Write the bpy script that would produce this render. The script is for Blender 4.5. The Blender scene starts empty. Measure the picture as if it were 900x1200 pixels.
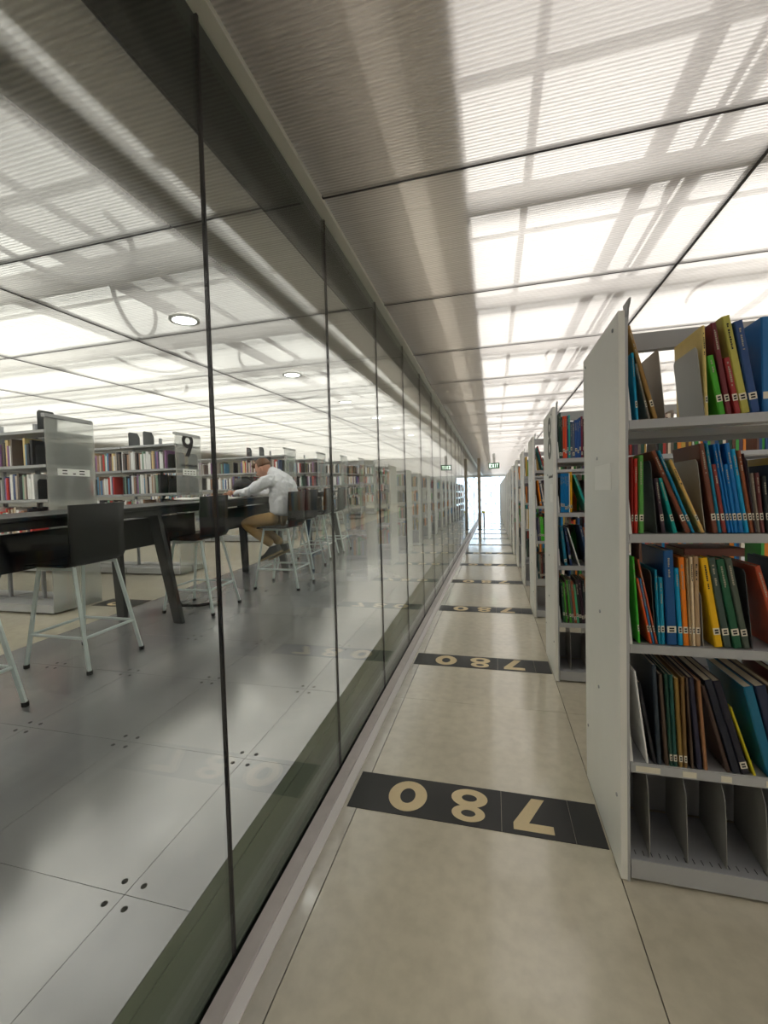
import bpy, math, random
from mathutils import Vector, Matrix, Euler

random.seed(7)
SC = bpy.context.scene
COL = SC.collection

# ------------------------------------------------------------------ camera, world, exposure
CAM_H = 1.48
YAW, PITCH, ROLL, FPX = math.radians(14.49), math.radians(-2.134), math.radians(-1.507), 497.7

def cam_axes():
    cy, sy = math.cos(YAW), math.sin(YAW)
    cp, sp = math.cos(PITCH), math.sin(PITCH)
    cr, sr = math.cos(ROLL), math.sin(ROLL)
    right = Vector((cy, sy, 0)); f0 = Vector((-sy, cy, 0)); u0 = Vector((0, 0, 1))
    fwd = f0 * cp + u0 * sp
    up = u0 * cp - f0 * sp
    return right * cr + up * sr, up * cr - right * sr, fwd

RIGHT, UP, FWD = cam_axes()
EYE = Vector((0, 0, CAM_H))
camd = bpy.data.cameras.new('camera')
camd.sensor_fit = 'HORIZONTAL'
camd.sensor_width = 36.0
camd.lens = FPX / 900.0 * 36.0
camd.clip_start = 0.05
camd.clip_end = 200
cam = bpy.data.objects.new('camera', camd)
COL.objects.link(cam)
m = Matrix((RIGHT, UP, -FWD)).transposed().to_4x4()
m.translation = EYE
cam.matrix_world = m
SC.camera = cam

def px_on_y(px, py, Y):
    """the point of the plane y = Y (a shelf front, say) seen at a pixel of the 900 x 1200 frame"""
    d = RIGHT * ((px - 450) / FPX) - UP * ((py - 600) / FPX) + FWD
    return EYE + d * (Y / d.y)

world = bpy.data.worlds.new('sky')
SC.world = world
world.use_nodes = True
bg = world.node_tree.nodes['Background']
bg.inputs['Color'].default_value = (0.72, 0.86, 1.0, 1)
bg.inputs['Strength'].default_value = 3.0

SC.view_settings.view_transform = 'Standard'
SC.view_settings.look = 'None'
SC.view_settings.gamma = 1.0
SC.view_settings.use_curve_mapping = False
SC.view_settings.exposure = 0.48
TUBE_AISLE = 1.85        # emission of the fluorescent strips above the ceiling panels
TUBE_ROOM = 2.2

try:
    SC.cycles.max_bounces = 10
    SC.cycles.diffuse_bounces = 5
    SC.cycles.glossy_bounces = 5
    SC.cycles.transmission_bounces = 6
    SC.cycles.transparent_max_bounces = 14
    SC.cycles.sample_clamp_indirect = 6.0
    SC.cycles.caustics_reflective = False
    SC.cycles.caustics_refractive = False
except Exception:
    pass

# ------------------------------------------------------------------ layout (metres)
GX = -0.83            # glass plane
CZ = 2.93             # aisle ceiling
PX = 0.446            # face of the end panels
BAY0, BAY = 1.723, 1.757
NBAY = 18
TILT = 0.037          # the reading room floor is level, the aisle ramps down beside it
ALPHA = math.atan(TILT)
ZI0, ZC0 = 0.27, 2.59
FX = -0.86            # edge of the reading room floor
SX = -4.2             # end panels of the far stacks
Y_END = 34.0

def zi(y): return ZI0 + TILT * y
def zc(y): return ZC0 + TILT * y

# ------------------------------------------------------------------ materials
def lin(c):
    return tuple(((v / 255) / 12.92 if v / 255 <= 0.04045 else ((v / 255 + 0.055) / 1.055) ** 2.4) for v in c)

MATS = {}
def mat_new(name):
    mt = bpy.data.materials.new(name)
    mt.use_nodes = True
    nt = mt.node_tree
    b = nt.nodes['Principled BSDF']
    MATS[name] = mt
    return mt, nt, b

def N(nt, typ, **kw):
    n = nt.nodes.new(typ)
    for k, v in kw.items():
        setattr(n, k, v)
    return n

def L(nt, a, b): nt.links.new(a, b)

def plain(name, rgb, rough=0.5, metal=0.0, noise=0.0, nscale=30.0, bump=0.0, spec=0.5):
    if name in MATS:
        return MATS[name]
    mt, nt, b = mat_new(name)
    c = lin(rgb)
    b.inputs['Base Color'].default_value = (*c, 1)
    b.inputs['Roughness'].default_value = rough
    b.inputs['Metallic'].default_value = metal
    b.inputs['Specular IOR Level'].default_value = spec
    if noise or bump:
        tc = N(nt, 'ShaderNodeTexCoord')
        nz = N(nt, 'ShaderNodeTexNoise')
        nz.inputs['Scale'].default_value = nscale
        nz.inputs['Detail'].default_value = 4
        L(nt, tc.outputs['Object'], nz.inputs['Vector'])
        if noise:
            mx = N(nt, 'ShaderNodeMix', data_type='RGBA')
            mx.inputs[6].default_value = (*[v * (1 - noise) for v in c], 1)
            mx.inputs[7].default_value = (*[min(1, v * (1 + noise)) for v in c], 1)
            L(nt, nz.outputs['Fac'], mx.inputs[0])
            L(nt, mx.outputs[2], b.inputs['Base Color'])
        if bump:
            bp = N(nt, 'ShaderNodeBump')
            bp.inputs['Strength'].default_value = bump
            bp.inputs['Distance'].default_value = 0.002
            L(nt, nz.outputs['Fac'], bp.inputs['Height'])
            L(nt, bp.outputs['Normal'], b.inputs['Normal'])
    return mt

def concrete(name, rgb, rough=0.36, worn=1.0):
    mt, nt, b = mat_new(name)
    c = lin(rgb)
    geo = N(nt, 'ShaderNodeNewGeometry')
    n1 = N(nt, 'ShaderNodeTexNoise'); n1.inputs['Scale'].default_value = 1.3; n1.inputs['Detail'].default_value = 6
    n2 = N(nt, 'ShaderNodeTexNoise'); n2.inputs['Scale'].default_value = 17; n2.inputs['Detail'].default_value = 8
    L(nt, geo.outputs['Position'], n1.inputs['Vector']); L(nt, geo.outputs['Position'], n2.inputs['Vector'])
    r1 = N(nt, 'ShaderNodeValToRGB')
    r1.color_ramp.elements[0].position = 0.3; r1.color_ramp.elements[1].position = 0.7
    r1.color_ramp.elements[0].color = (*[v * 0.84 for v in c], 1)
    r1.color_ramp.elements[1].color = (*[v * 1.06 for v in c], 1)
    L(nt, n1.outputs['Fac'], r1.inputs['Fac'])
    mx = N(nt, 'ShaderNodeMix', data_type='RGBA', blend_type='MULTIPLY')
    mx.inputs[0].default_value = 0.34
    r2 = N(nt, 'ShaderNodeValToRGB')
    r2.color_ramp.elements[0].position = 0.3; r2.color_ramp.elements[1].position = 0.62
    r2.color_ramp.elements[0].color = (0.62, 0.61, 0.58, 1); r2.color_ramp.elements[1].color = (1, 1, 1, 1)
    L(nt, n2.outputs['Fac'], r2.inputs['Fac'])
    L(nt, r1.outputs['Color'], mx.inputs[6]); L(nt, r2.outputs['Color'], mx.inputs[7])
    L(nt, mx.outputs[2], b.inputs['Base Color'])
    mr = N(nt, 'ShaderNodeMapRange')
    mr.inputs['From Min'].default_value = 0.3; mr.inputs['From Max'].default_value = 0.7
    mr.inputs['To Min'].default_value = rough - 0.06; mr.inputs['To Max'].default_value = rough + 0.12
    L(nt, n1.outputs['Fac'], mr.inputs['Value']); L(nt, mr.outputs['Result'], b.inputs['Roughness'])
    b.inputs['Specular IOR Level'].default_value = 0.6
    b.inputs['Coat Weight'].default_value = 1.0
    b.inputs['Coat IOR'].default_value = 1.7
    b.inputs['Coat Roughness'].default_value = 0.11
    bp = N(nt, 'ShaderNodeBump'); bp.inputs['Strength'].default_value = 0.05; bp.inputs['Distance'].default_value = 0.004
    L(nt, n1.outputs['Fac'], bp.inputs['Height']); L(nt, bp.outputs['Normal'], b.inputs['Normal'])
    return mt

def metal_plate(name):
    mt, nt, b = mat_new(name)
    geo = N(nt, 'ShaderNodeNewGeometry')
    mp = N(nt, 'ShaderNodeMapping'); mp.inputs['Scale'].default_value = (1.0, 0.45, 1.0)
    mp.inputs['Rotation'].default_value = (0, 0, 0.5)
    L(nt, geo.outputs['Position'], mp.inputs['Vector'])
    n1 = N(nt, 'ShaderNodeTexNoise'); n1.inputs['Scale'].default_value = 1.5; n1.inputs['Detail'].default_value = 4
    L(nt, mp.outputs['Vector'], n1.inputs['Vector'])
    n2 = N(nt, 'ShaderNodeTexNoise'); n2.inputs['Scale'].default_value = 3.5; n2.inputs['Detail'].default_value = 5
    L(nt, mp.outputs['Vector'], n2.inputs['Vector'])
    r1 = N(nt, 'ShaderNodeValToRGB')
    r1.color_ramp.elements[0].position = 0.32; r1.color_ramp.elements[1].position = 0.7
    r1.color_ramp.elements[0].color = (0.34, 0.345, 0.36, 1)
    r1.color_ramp.elements[1].color = (0.58, 0.58, 0.58, 1)
    L(nt, n1.outputs['Fac'], r1.inputs['Fac']); L(nt, r1.outputs['Color'], b.inputs['Base Color'])
    b.inputs['Metallic'].default_value = 0.55
    mr = N(nt, 'ShaderNodeMapRange')
    mr.inputs['From Min'].default_value = 0.3; mr.inputs['From Max'].default_value = 0.7
    mr.inputs['To Min'].default_value = 0.15; mr.inputs['To Max'].default_value = 0.262
    L(nt, n2.outputs['Fac'], mr.inputs['Value']); L(nt, mr.outputs['Result'], b.inputs['Roughness'])
    return mt

def polycarbonate(name):
    """ribbed translucent twin-wall sheet, ribs along local x"""
    mt = bpy.data.materials.new(name); mt.use_nodes = True
    MATS[name] = mt
    nt = mt.node_tree
    nt.nodes.remove(nt.nodes['Principled BSDF'])
    out = nt.nodes['Material Output']
    tc = N(nt, 'ShaderNodeTexCoord')
    sp = N(nt, 'ShaderNodeSeparateXYZ'); L(nt, tc.outputs['Object'], sp.inputs[0])
    mul = N(nt, 'ShaderNodeMath', operation='MULTIPLY'); mul.inputs[1].default_value = 2 * math.pi / 0.017
    L(nt, sp.outputs['Y'], mul.inputs[0])
    sn = N(nt, 'ShaderNodeMath', operation='SINE'); L(nt, mul.outputs[0], sn.inputs[0])
    mp = N(nt, 'ShaderNodeMapping'); mp.inputs['Scale'].default_value = (0.03, 40.0, 1.0)
    L(nt, tc.outputs['Object'], mp.inputs['Vector'])
    nz = N(nt, 'ShaderNodeTexNoise'); nz.inputs['Scale'].default_value = 1.0; nz.inputs['Detail'].default_value = 3
    L(nt, mp.outputs['Vector'], nz.inputs['Vector'])
    add = N(nt, 'ShaderNodeMath', operation='MULTIPLY_ADD'); add.inputs[1].default_value = 0.17; add.inputs[2].default_value = 0.27
    L(nt, sn.outputs[0], add.inputs[0])
    add2 = N(nt, 'ShaderNodeMath', operation='MULTIPLY_ADD'); add2.inputs[1].default_value = 0.24
    L(nt, nz.outputs['Fac'], add2.inputs[0]); L(nt, add.outputs[0], add2.inputs[2])
    cl = N(nt, 'ShaderNodeClamp'); cl.inputs['Min'].default_value = 0.04; cl.inputs['Max'].default_value = 0.75
    L(nt, add2.outputs[0], cl.inputs['Value'])
    bp = N(nt, 'ShaderNodeBump'); bp.inputs['Strength'].default_value = 0.6; bp.inputs['Distance'].default_value = 0.004
    L(nt, sn.outputs[0], bp.inputs['Height'])
    tl = N(nt, 'ShaderNodeBsdfTranslucent'); tl.inputs['Color'].default_value = (0.95, 0.93, 0.90, 1)
    df = N(nt, 'ShaderNodeBsdfDiffuse'); df.inputs['Color'].default_value = (0.90, 0.88, 0.86, 1)
    sc01 = N(nt, 'ShaderNodeMath', operation='MULTIPLY_ADD'); sc01.inputs[1].default_value = 0.5; sc01.inputs[2].default_value = 0.5
    L(nt, sn.outputs[0], sc01.inputs[0])
    mc = N(nt, 'ShaderNodeMix', data_type='RGBA')
    mc.inputs[6].default_value = (0.74, 0.72, 0.71, 1); mc.inputs[7].default_value = (0.98, 0.96, 0.93, 1)
    L(nt, sc01.outputs[0], mc.inputs[0]); L(nt, mc.outputs[2], tl.inputs['Color'])
    L(nt, bp.outputs['Normal'], df.inputs['Normal'])
    m1 = N(nt, 'ShaderNodeMixShader'); m1.inputs[0].default_value = 0.40
    L(nt, tl.outputs[0], m1.inputs[1]); L(nt, df.outputs[0], m1.inputs[2])
    tr = N(nt, 'ShaderNodeBsdfTransparent'); tr.inputs['Color'].default_value = (0.93, 0.92, 0.90, 1)
    m2 = N(nt, 'ShaderNodeMixShader')
    L(nt, cl.outputs[0], m2.inputs[0]); L(nt, m1.outputs[0], m2.inputs[1]); L(nt, tr.outputs[0], m2.inputs[2])
    gl = N(nt, 'ShaderNodeBsdfGlossy'); gl.inputs['Roughness'].default_value = 0.25
    L(nt, bp.outputs['Normal'], gl.inputs['Normal'])
    m3 = N(nt, 'ShaderNodeMixShader'); m3.inputs[0].default_value = 0.06
    L(nt, m2.outputs[0], m3.inputs[1]); L(nt, gl.outputs[0], m3.inputs[2])
    L(nt, m3.outputs[0], out.inputs['Surface'])
    return mt

def glass_mat(name, tint, f0=0.017, frost=0.0):
    mt = bpy.data.materials.new(name); mt.use_nodes = True
    MATS[name] = mt
    nt = mt.node_tree
    nt.nodes.remove(nt.nodes['Principled BSDF'])
    out = nt.nodes['Material Output']
    geo = N(nt, 'ShaderNodeNewGeometry')
    dt = N(nt, 'ShaderNodeVectorMath', operation='DOT_PRODUCT')
    L(nt, geo.outputs['Incoming'], dt.inputs[0]); L(nt, geo.outputs['Normal'], dt.inputs[1])
    ab = N(nt, 'ShaderNodeMath', operation='ABSOLUTE'); L(nt, dt.outputs['Value'], ab.inputs[0])
    om = N(nt, 'ShaderNodeMath', operation='SUBTRACT'); om.inputs[0].default_value = 1.0; L(nt, ab.outputs[0], om.inputs[1])
    pw = N(nt, 'ShaderNodeMath', operation='POWER'); pw.inputs[1].default_value = 5.0; L(nt, om.outputs[0], pw.inputs[0])
    ma = N(nt, 'ShaderNodeMath', operation='MULTIPLY_ADD'); ma.inputs[1].default_value = 1 - f0; ma.inputs[2].default_value = f0
    L(nt, pw.outputs[0], ma.inputs[0])
    tr = N(nt, 'ShaderNodeBsdfTransparent'); tr.inputs['Color'].default_value = (*tint, 1)
    gl = N(nt, 'ShaderNodeBsdfGlossy'); gl.inputs['Roughness'].default_value = 0.0
    gl.inputs['Color'].default_value = (0.95, 0.97, 0.96, 1)
    body = tr.outputs[0]
    if frost:
        tl = N(nt, 'ShaderNodeBsdfTranslucent'); tl.inputs['Color'].default_value = (0.85, 0.86, 0.84, 1)
        df = N(nt, 'ShaderNodeBsdfDiffuse'); df.inputs['Color'].default_value = (0.72, 0.73, 0.71, 1)
        m0 = N(nt, 'ShaderNodeMixShader'); m0.inputs[0].default_value = 0.6
        L(nt, tl.outputs[0], m0.inputs[1]); L(nt, df.outputs[0], m0.inputs[2])
        m1 = N(nt, 'ShaderNodeMixShader'); m1.inputs[0].default_value = frost
        L(nt, tr.outputs[0], m1.inputs[1]); L(nt, m0.outputs[0], m1.inputs[2])
        body = m1.outputs[0]
        gl.inputs['Roughness'].default_value = 0.25
    mx = N(nt, 'ShaderNodeMixShader')
    L(nt, ma.outputs[0], mx.inputs[0]); L(nt, body, mx.inputs[1]); L(nt, gl.outputs[0], mx.inputs[2])
    L(nt, mx.outputs[0], out.inputs['Surface'])
    return mt

def glow_board(name, through=0.35):
    """white board, its translucence added to brighten what lies below"""
    mt = bpy.data.materials.new(name); mt.use_nodes = True
    MATS[name] = mt
    nt = mt.node_tree
    nt.nodes.remove(nt.nodes['Principled BSDF'])
    df = N(nt, 'ShaderNodeBsdfDiffuse'); df.inputs['Color'].default_value = (0.82, 0.80, 0.76, 1)
    tl = N(nt, 'ShaderNodeBsdfTranslucent'); tl.inputs['Color'].default_value = (0.85, 0.82, 0.77, 1)
    mx = N(nt, 'ShaderNodeMixShader'); mx.inputs[0].default_value = through
    L(nt, df.outputs[0], mx.inputs[1]); L(nt, tl.outputs[0], mx.inputs[2])
    L(nt, mx.outputs[0], nt.nodes['Material Output'].inputs['Surface'])
    return mt

def emit(name, rgb, strength):
    mt = bpy.data.materials.new(name); mt.use_nodes = True
    MATS[name] = mt
    b = mt.node_tree.nodes['Principled BSDF']
    b.inputs['Base Color'].default_value = (0.9, 0.9, 0.9, 1)
    b.inputs['Emission Color'].default_value = (*rgb, 1)
    b.inputs['Emission Strength'].default_value = strength
    return mt

M_CONC = concrete('polished_concrete', (208, 200, 178))
M_CONC2 = concrete('pale_concrete_strip', (204, 198, 184), 0.40)
M_PLATE = metal_plate('scuffed_floor_metal')
M_EDGE = plain('slab_edge_paint', (116, 124, 110), 0.6, noise=0.15, nscale=4)
M_POLY = polycarbonate('ribbed_polycarbonate')
M_GLASS = glass_mat('clear_glass', (0.935, 0.96, 0.945))
M_WGLASS = glass_mat('window_glass', (0.95, 0.97, 0.98))
M_FROST = glass_mat('frosted_panel', (0.94, 0.95, 0.94), 0.03, 0.30)
M_BLACK = plain('black_fascia', (13, 15, 14), 0.5)
M_SEAL = plain('black_sealant', (16, 14, 18), 0.45)
M_STEEL = plain('brushed_steel', (206, 200, 200), 0.38, 0.4, noise=0.12, nscale=18)
M_WTRIM = plain('white_floor_trim', (250, 247, 247), 0.4)
M_TRIM = plain('pale_ceiling_trim', (236, 238, 234), 0.45, 0.2)
M_MAT = plain('black_floor_mat', (27, 28, 28), 0.42, noise=0.35, nscale=8, bump=0.05)
M_CREAM = plain('cream_numeral', (222, 202, 160), 0.5, noise=0.06, nscale=60)
M_PANEL = plain('pale_end_panel', (236, 236, 230), 0.42, noise=0.03, nscale=7)
M_SHELF = plain('grey_shelf_steel', (182, 184, 187), 0.38, 0.15)
M_DARKSH = plain('dark_shelf_steel', (166, 168, 172), 0.45, 0.2)
M_RAIL = plain('grey_rail', (166, 167, 168), 0.45, 0.2)
M_BOOKEND = plain('grey_bookend_steel', (160, 160, 156), 0.36, 0.2)
M_DKBOOKEND = plain('dark_bookend_steel', (88, 90, 92), 0.4, 0.3)
M_PAPER = plain('paper_white', (252, 252, 248), 0.8)
M_LABEL = plain('label_cream', (232, 226, 208), 0.7)
M_TITLE = plain('faded_gilt', (176, 168, 148), 0.6)
M_INK = plain('ink_dark', (34, 32, 34), 0.7)
M_INKG = plain('ink_grey', (120, 122, 118), 0.7)
M_PAGES = plain('page_edges', (205, 192, 168), 0.85, noise=0.15, nscale=200)
M_PLENUM = plain('plenum_white', (240, 237, 231), 0.7)
M_SOFFIT = glow_board('added_glow_soffit', 0.25)  # soffit board made translucent to brighten the grey ceiling zone
M_SOFFIT2 = glow_board('added_glow_room_soffit', 0.35)  # translucence added to lighten the beige zone of the room ceiling
M_SOFFIT3 = glow_board('dimmer_glow_soffit', 0.15)  # less translucent copy, keeps the zone beside the glass darker
M_TROUGH = glow_board('added_trough_sheet', 0.92)  # lets most light through so the added trough shows as a bright band
M_BEAM = plain('ceiling_beam_grey', (196, 192, 188), 0.6)
M_PIPE = plain('pipe_white', (225, 224, 222), 0.4)
M_CONDUIT = plain('conduit_grey', (160, 154, 158), 0.5)
M_JOINT = plain('dark_joint', (52, 48, 52), 0.5, 0.2)
M_WALL = plain('grey_wall', (190, 190, 186), 0.7, noise=0.03)
M_TABLE = plain('black_table', (24, 24, 27), 0.32)
M_TABLE2 = plain('dark_table_leg', (44, 45, 48), 0.4)
M_CHAIR = plain('black_stool_shell', (26, 26, 27), 0.5, spec=0.3)
M_LEGS = plain('pale_stool_leg', (224, 234, 234), 0.35)
M_RUBBER = plain('rubber_black', (22, 22, 22), 0.7)
M_TUBE = emit('fluorescent_tube', (1.0, 0.985, 0.955), TUBE_AISLE)
M_TUBE2 = emit('fluorescent_tube_room', (1.0, 0.985, 0.955), TUBE_ROOM)
M_TUBE_DIM = emit('fluorescent_tube_weak', (1.0, 0.98, 0.96), 0.95)
M_DOWN = emit('downlight_lens', (1.0, 0.97, 0.92), 9.0)
M_HOUSING = plain('white_housing', (230, 230, 228), 0.5)
M_EXITG = plain('exit_green', (34, 92, 48), 0.5)
M_EXITL = emit('exit_letter', (0.75, 1.0, 0.8), 1.6)
M_COLUMN = plain('column_paint', (158, 148, 132), 0.5)
M_SKIN = plain('skin', (205, 152, 128), 0.5)
M_HAIR = plain('hair_brown', (112, 74, 46), 0.6, noise=0.4, nscale=90, bump=0.4)
M_SHIRT = plain('shirt_white', (242, 243, 250), 0.8, noise=0.05, nscale=20, bump=0.3)
M_TROUSER = plain('trousers_khaki', (182, 148, 98), 0.85, noise=0.12, nscale=25, bump=0.3)
M_SHOE = plain('shoe_black', (30, 31, 34), 0.6)
M_SOLE = plain('shoe_sole_tan', (150, 126, 88), 0.7)
M_BAG = plain('bag_black', (20, 20, 22), 0.7)
M_YELLOW = plain('yellow_paint', (205, 205, 40), 0.5)
M_FRAME = plain('window_frame', (150, 165, 180), 0.5, 0.3)

# ------------------------------------------------------------------ mesh helpers
class MB:
    def __init__(self):
        self.v, self.f, self.mi = [], [], []
    def quadbox(self, corners, mi=0):
        b = len(self.v); self.v += [tuple(c) for c in corners]
        for f in ((0, 3, 2, 1), (4, 5, 6, 7), (0, 1, 5, 4), (1, 2, 6, 5), (2, 3, 7, 6), (3, 0, 4, 7)):
            self.f.append(tuple(b + i for i in f)); self.mi.append(mi)
        return self
    def box(self, x0, x1, y0, y1, z0, z1, mi=0):
        x0, x1 = min(x0, x1), max(x0, x1)
        return self.quadbox([(x0, y0, z0), (x1, y0, z0), (x1, y1, z0), (x0, y1, z0),
                             (x0, y0, z1), (x1, y0, z1), (x1, y1, z1), (x0, y1, z1)], mi)
    def prism(self, poly, axis, a, b, mi=0):
        """extrude a 2D polygon along an axis ('x': poly is (y,z), 'y': (x,z), 'z': (x,y))"""
        n = len(poly); s = len(self.v)
        def P(p, t):
            return (t, p[0], p[1]) if axis == 'x' else (p[0], t, p[1]) if axis == 'y' else (p[0], p[1], t)
        self.v += [P(p, a) for p in poly] + [P(p, b) for p in poly]
        self.f.append(tuple(s + i for i in range(n))); self.mi.append(mi)
        self.f.append(tuple(s + n + i for i in reversed(range(n)))); self.mi.append(mi)
        for i in range(n):
            j = (i + 1) % n
            self.f.append((s + j, s + i, s + n + i, s + n + j)); self.mi.append(mi)
        return self
    def tube(self, pts, r, n=8, mi=0, cap=True, r2=None):
        pts = [Vector(p) for p in pts]; s = len(self.v)
        up = Vector((0, 0, 1))
        for i, p in enumerate(pts):
            d = (pts[min(i + 1, len(pts) - 1)] - pts[max(i - 1, 0)]).normalized()
            a = d.cross(up)
            if a.length < 1e-4: a = d.cross(Vector((0, 1, 0)))
            a.normalize(); b = d.cross(a).normalized()
            rr = r if r2 is None else r + (r2 - r) * i / max(1, len(pts) - 1)
            for k in range(n):
                t = 2 * math.pi * (k + 0.5) / n
                self.v.append(tuple(p + a * (rr * math.cos(t)) + b * (rr * math.sin(t))))
        for i in range(len(pts) - 1):
            for k in range(n):
                k2 = (k + 1) % n
                self.f.append((s + i * n + k, s + i * n + k2, s + (i + 1) * n + k2, s + (i + 1) * n + k)); self.mi.append(mi)
        if cap:
            self.f.append(tuple(s + k for k in reversed(range(n)))); self.mi.append(mi)
            e = s + (len(pts) - 1) * n
            self.f.append(tuple(e + k for k in range(n))); self.mi.append(mi)
        return self
    def ring(self, cx, cy, ro, ri, z0, z1, n=28, mi=0):
        """elliptic ring plate, ro / ri = (rx, ry)"""
        s = len(self.v)
        for k in range(n):
            t = 2 * math.pi * k / n; c, sn = math.cos(t), math.sin(t)
            for (rx, ry) in (ro, ri):
                for z in (z0, z1):
                    self.v.append((cx + rx * c, cy + ry * sn, z))
        for k in range(n):
            a = s + 4 * k; b = s + 4 * ((k + 1) % n)
            for f in ((a + 1, b + 1, b + 3, a + 3), (a, a + 2, b + 2, b), (a, b, b + 1, a + 1), (a + 2, a + 3, b + 3, b + 2)):
                self.f.append(f[::-1]); self.mi.append(mi)
        return self
    def disc(self, cx, cy, r, z0, z1, n=14, mi=0):
        return self.prism([(cx + r * math.cos(2 * math.pi * k / n), cy + r * math.sin(2 * math.pi * k / n)) for k in range(n)], 'z', z0, z1, mi)
    def xf(self, mat, start=0):
        for i in range(start, len(self.v)):
            self.v[i] = tuple(mat @ Vector(self.v[i]))
        return self
    def mesh(self, name, mats, smooth=False):
        me = bpy.data.meshes.new(name)
        me.from_pydata(self.v, [], self.f)
        if not isinstance(mats, (list, tuple)): mats = [mats]
        for mt in mats: me.materials.append(mt)
        if len(mats) > 1:
            me.polygons.foreach_set('material_index', self.mi)
        if smooth:
            me.polygons.foreach_set('use_smooth', [True] * len(me.polygons))
        me.validate(); me.update()
        import bmesh as _b
        bm = _b.new(); bm.from_mesh(me); _b.ops.recalc_face_normals(bm, faces=bm.faces); bm.to_mesh(me); bm.free()
        return me

def add(name, me, parent=None, loc=(0, 0, 0), rot=(0, 0, 0)):
    o = bpy.data.objects.new(name, me)
    COL.objects.link(o)
    o.location = loc; o.rotation_euler = rot
    if parent is not None: o.parent = parent
    return o

def tag(o, label, cat, group=None):
    o['label'] = label; o['category'] = cat
    if group: o['group'] = group
    return o

def thing(name, label, cat, loc=(0, 0, 0), rot=(0, 0, 0), group=None):
    return tag(add(name, None, None, loc, rot), label, cat, group)

def struct(name, me, loc=(0, 0, 0), rot=(0, 0, 0), label=None):
    o = add(name, me, None, loc, rot)
    o['kind'] = 'structure'
    if label: o['label'] = label
    return o

def boxmesh(name, mat, *b): return MB().box(*b).mesh(name, mat)

def bevel(o, w=0.004, seg=2):
    md = o.modifiers.new('bevel', 'BEVEL'); md.width = w; md.segments = seg; md.limit_method = 'ANGLE'
    return o

# ================================================================== STRUCTURE
# ---- aisle floor: concrete slabs with open joints
Y0 = -4.0
floor = struct('floor', boxmesh('floor', M_JOINT, -0.9, 9.0, Y0, Y_END, -0.20, -0.012), label='polished beige concrete aisle floor with black numbered bands')
JL, JR = -0.655, 0.449
slab_y = [Y0] + [BAY0 + 0.14 + BAY * k * 3 + 6.4 for k in range(-2, 6)] + [Y_END]
slab_y = sorted(y for y in slab_y if Y0 <= y <= Y_END)
for (x0, x1, mt) in ((-0.722, JL - 0.002, M_CONC2), (JL + 0.002, JR - 0.002, M_CONC), (JR + 0.002, 9.0, M_CONC)):
    for a, b in zip(slab_y[:-1], slab_y[1:]):
        add('slab', boxmesh('slab', mt, x0, x1, a + 0.001, b - 0.001, -0.012, 0.0), floor)

# ---- reading room floor: level, so it climbs against the ramped aisle
rf = struct('floor_reading_room', boxmesh('floor_reading_room', M_EDGE, -11.0, FX - 0.004, Y0, 22.0, -0.25, -0.006), (0, 0, ZI0), (ALPHA, 0, 0),
            'grey metal plate floor of the reading room behind the glass')
xs = [FX, -1.09, -1.74, -2.36, -2.99, -3.62]
ys = [0.99 - 0.638 * 7 + 0.638 * k for k in range(36)]
ys = [y for y in ys if y < 17.5]
pm = {}
for i in range(5):
    w = xs[i] - xs[i + 1]
    me = MB().box(-w + 0.0009, -0.0009, 0.0009, 0.638 - 0.0009, -0.006, 0.0).mesh('floor_plate', M_PLATE)
    me2 = MB().disc(0, 0, 0.0095, 0.0, 0.0008, 12).mesh('bolt_head', M_RUBBER)
    for y in ys:
        p = add('floor_plate', me, rf, (xs[i], y, 0))
        if y < 6.2 and y > -0.2:
            for (bx, by) in ((-0.036, 0.036), (-0.036, 0.602), (-w + 0.036, 0.036), (-w + 0.036, 0.602)):
                if i == 0 and bx == -0.036: continue
                add('bolt_head', me2, p, (bx, by, 0.0))
add('concrete_slab', boxmesh('concrete_slab', M_CONC, -11.0, xs[-1] - 0.003, Y0, 22.0, -0.006, 0.0), rf)
add('concrete_slab', boxmesh('concrete_slab', M_CONC, xs[-1], FX, ys[-1] + 0.64, 22.0, -0.006, 0.0), rf)
# vertical edge of that floor behind the glass
eb = MB().quadbox([(FX - 0.006, Y0, -0.3), (FX, Y0, -0.3), (FX, Y_END, -0.3), (FX - 0.006, Y_END, -0.3),
                   (FX - 0.006, Y0, zi(Y0) - 0.004), (FX, Y0, zi(Y0) - 0.004), (FX, Y_END, zi(22.) - 0.004), (FX - 0.006, Y_END, zi(22.) - 0.004)])
struct('trim_1', eb.mesh('trim_1', M_EDGE), label='dark green painted edge of the reading room floor')

# ---- glass wall
wall = struct('wall_left', MB().box(GX - 0.03, GX + 0.012, Y0, Y_END, -0.19, -0.013).mesh('wall_left', M_SEAL), label='floor to ceiling glass wall between aisle and reading room')
MULL0, MP = 1.14, 0.977
k0, k1 = -5, 34
pane = MB().box(GX - 0.005, GX + 0.005, 0.0045, MP - 0.0045, 0.012, CZ - 0.002).mesh('glass_pane', M_GLASS)
seal = MB().box(GX - 0.0055, GX + 0.0055, -0.0045, 0.0045, 0.012, CZ - 0.002).mesh('sealant_joint', M_SEAL)
for k in range(k0, k1):
    if MULL0 + k * MP + MP > Y_END: break
    add('glass_pane', pane, wall, (0, MULL0 + k * MP, 0))
    add('sealant_joint', seal, wall, (0, MULL0 + k * MP, 0))
add('sill', MB().box(GX - 0.028, GX - 0.0065, Y0, Y_END, -0.013, 0.020).mesh('sill', M_EDGE), wall)
add('gasket', MB().box(GX - 0.0065, GX + 0.012, Y0, Y_END, -0.013, 0.012).mesh('gasket', M_SEAL), wall)
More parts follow.
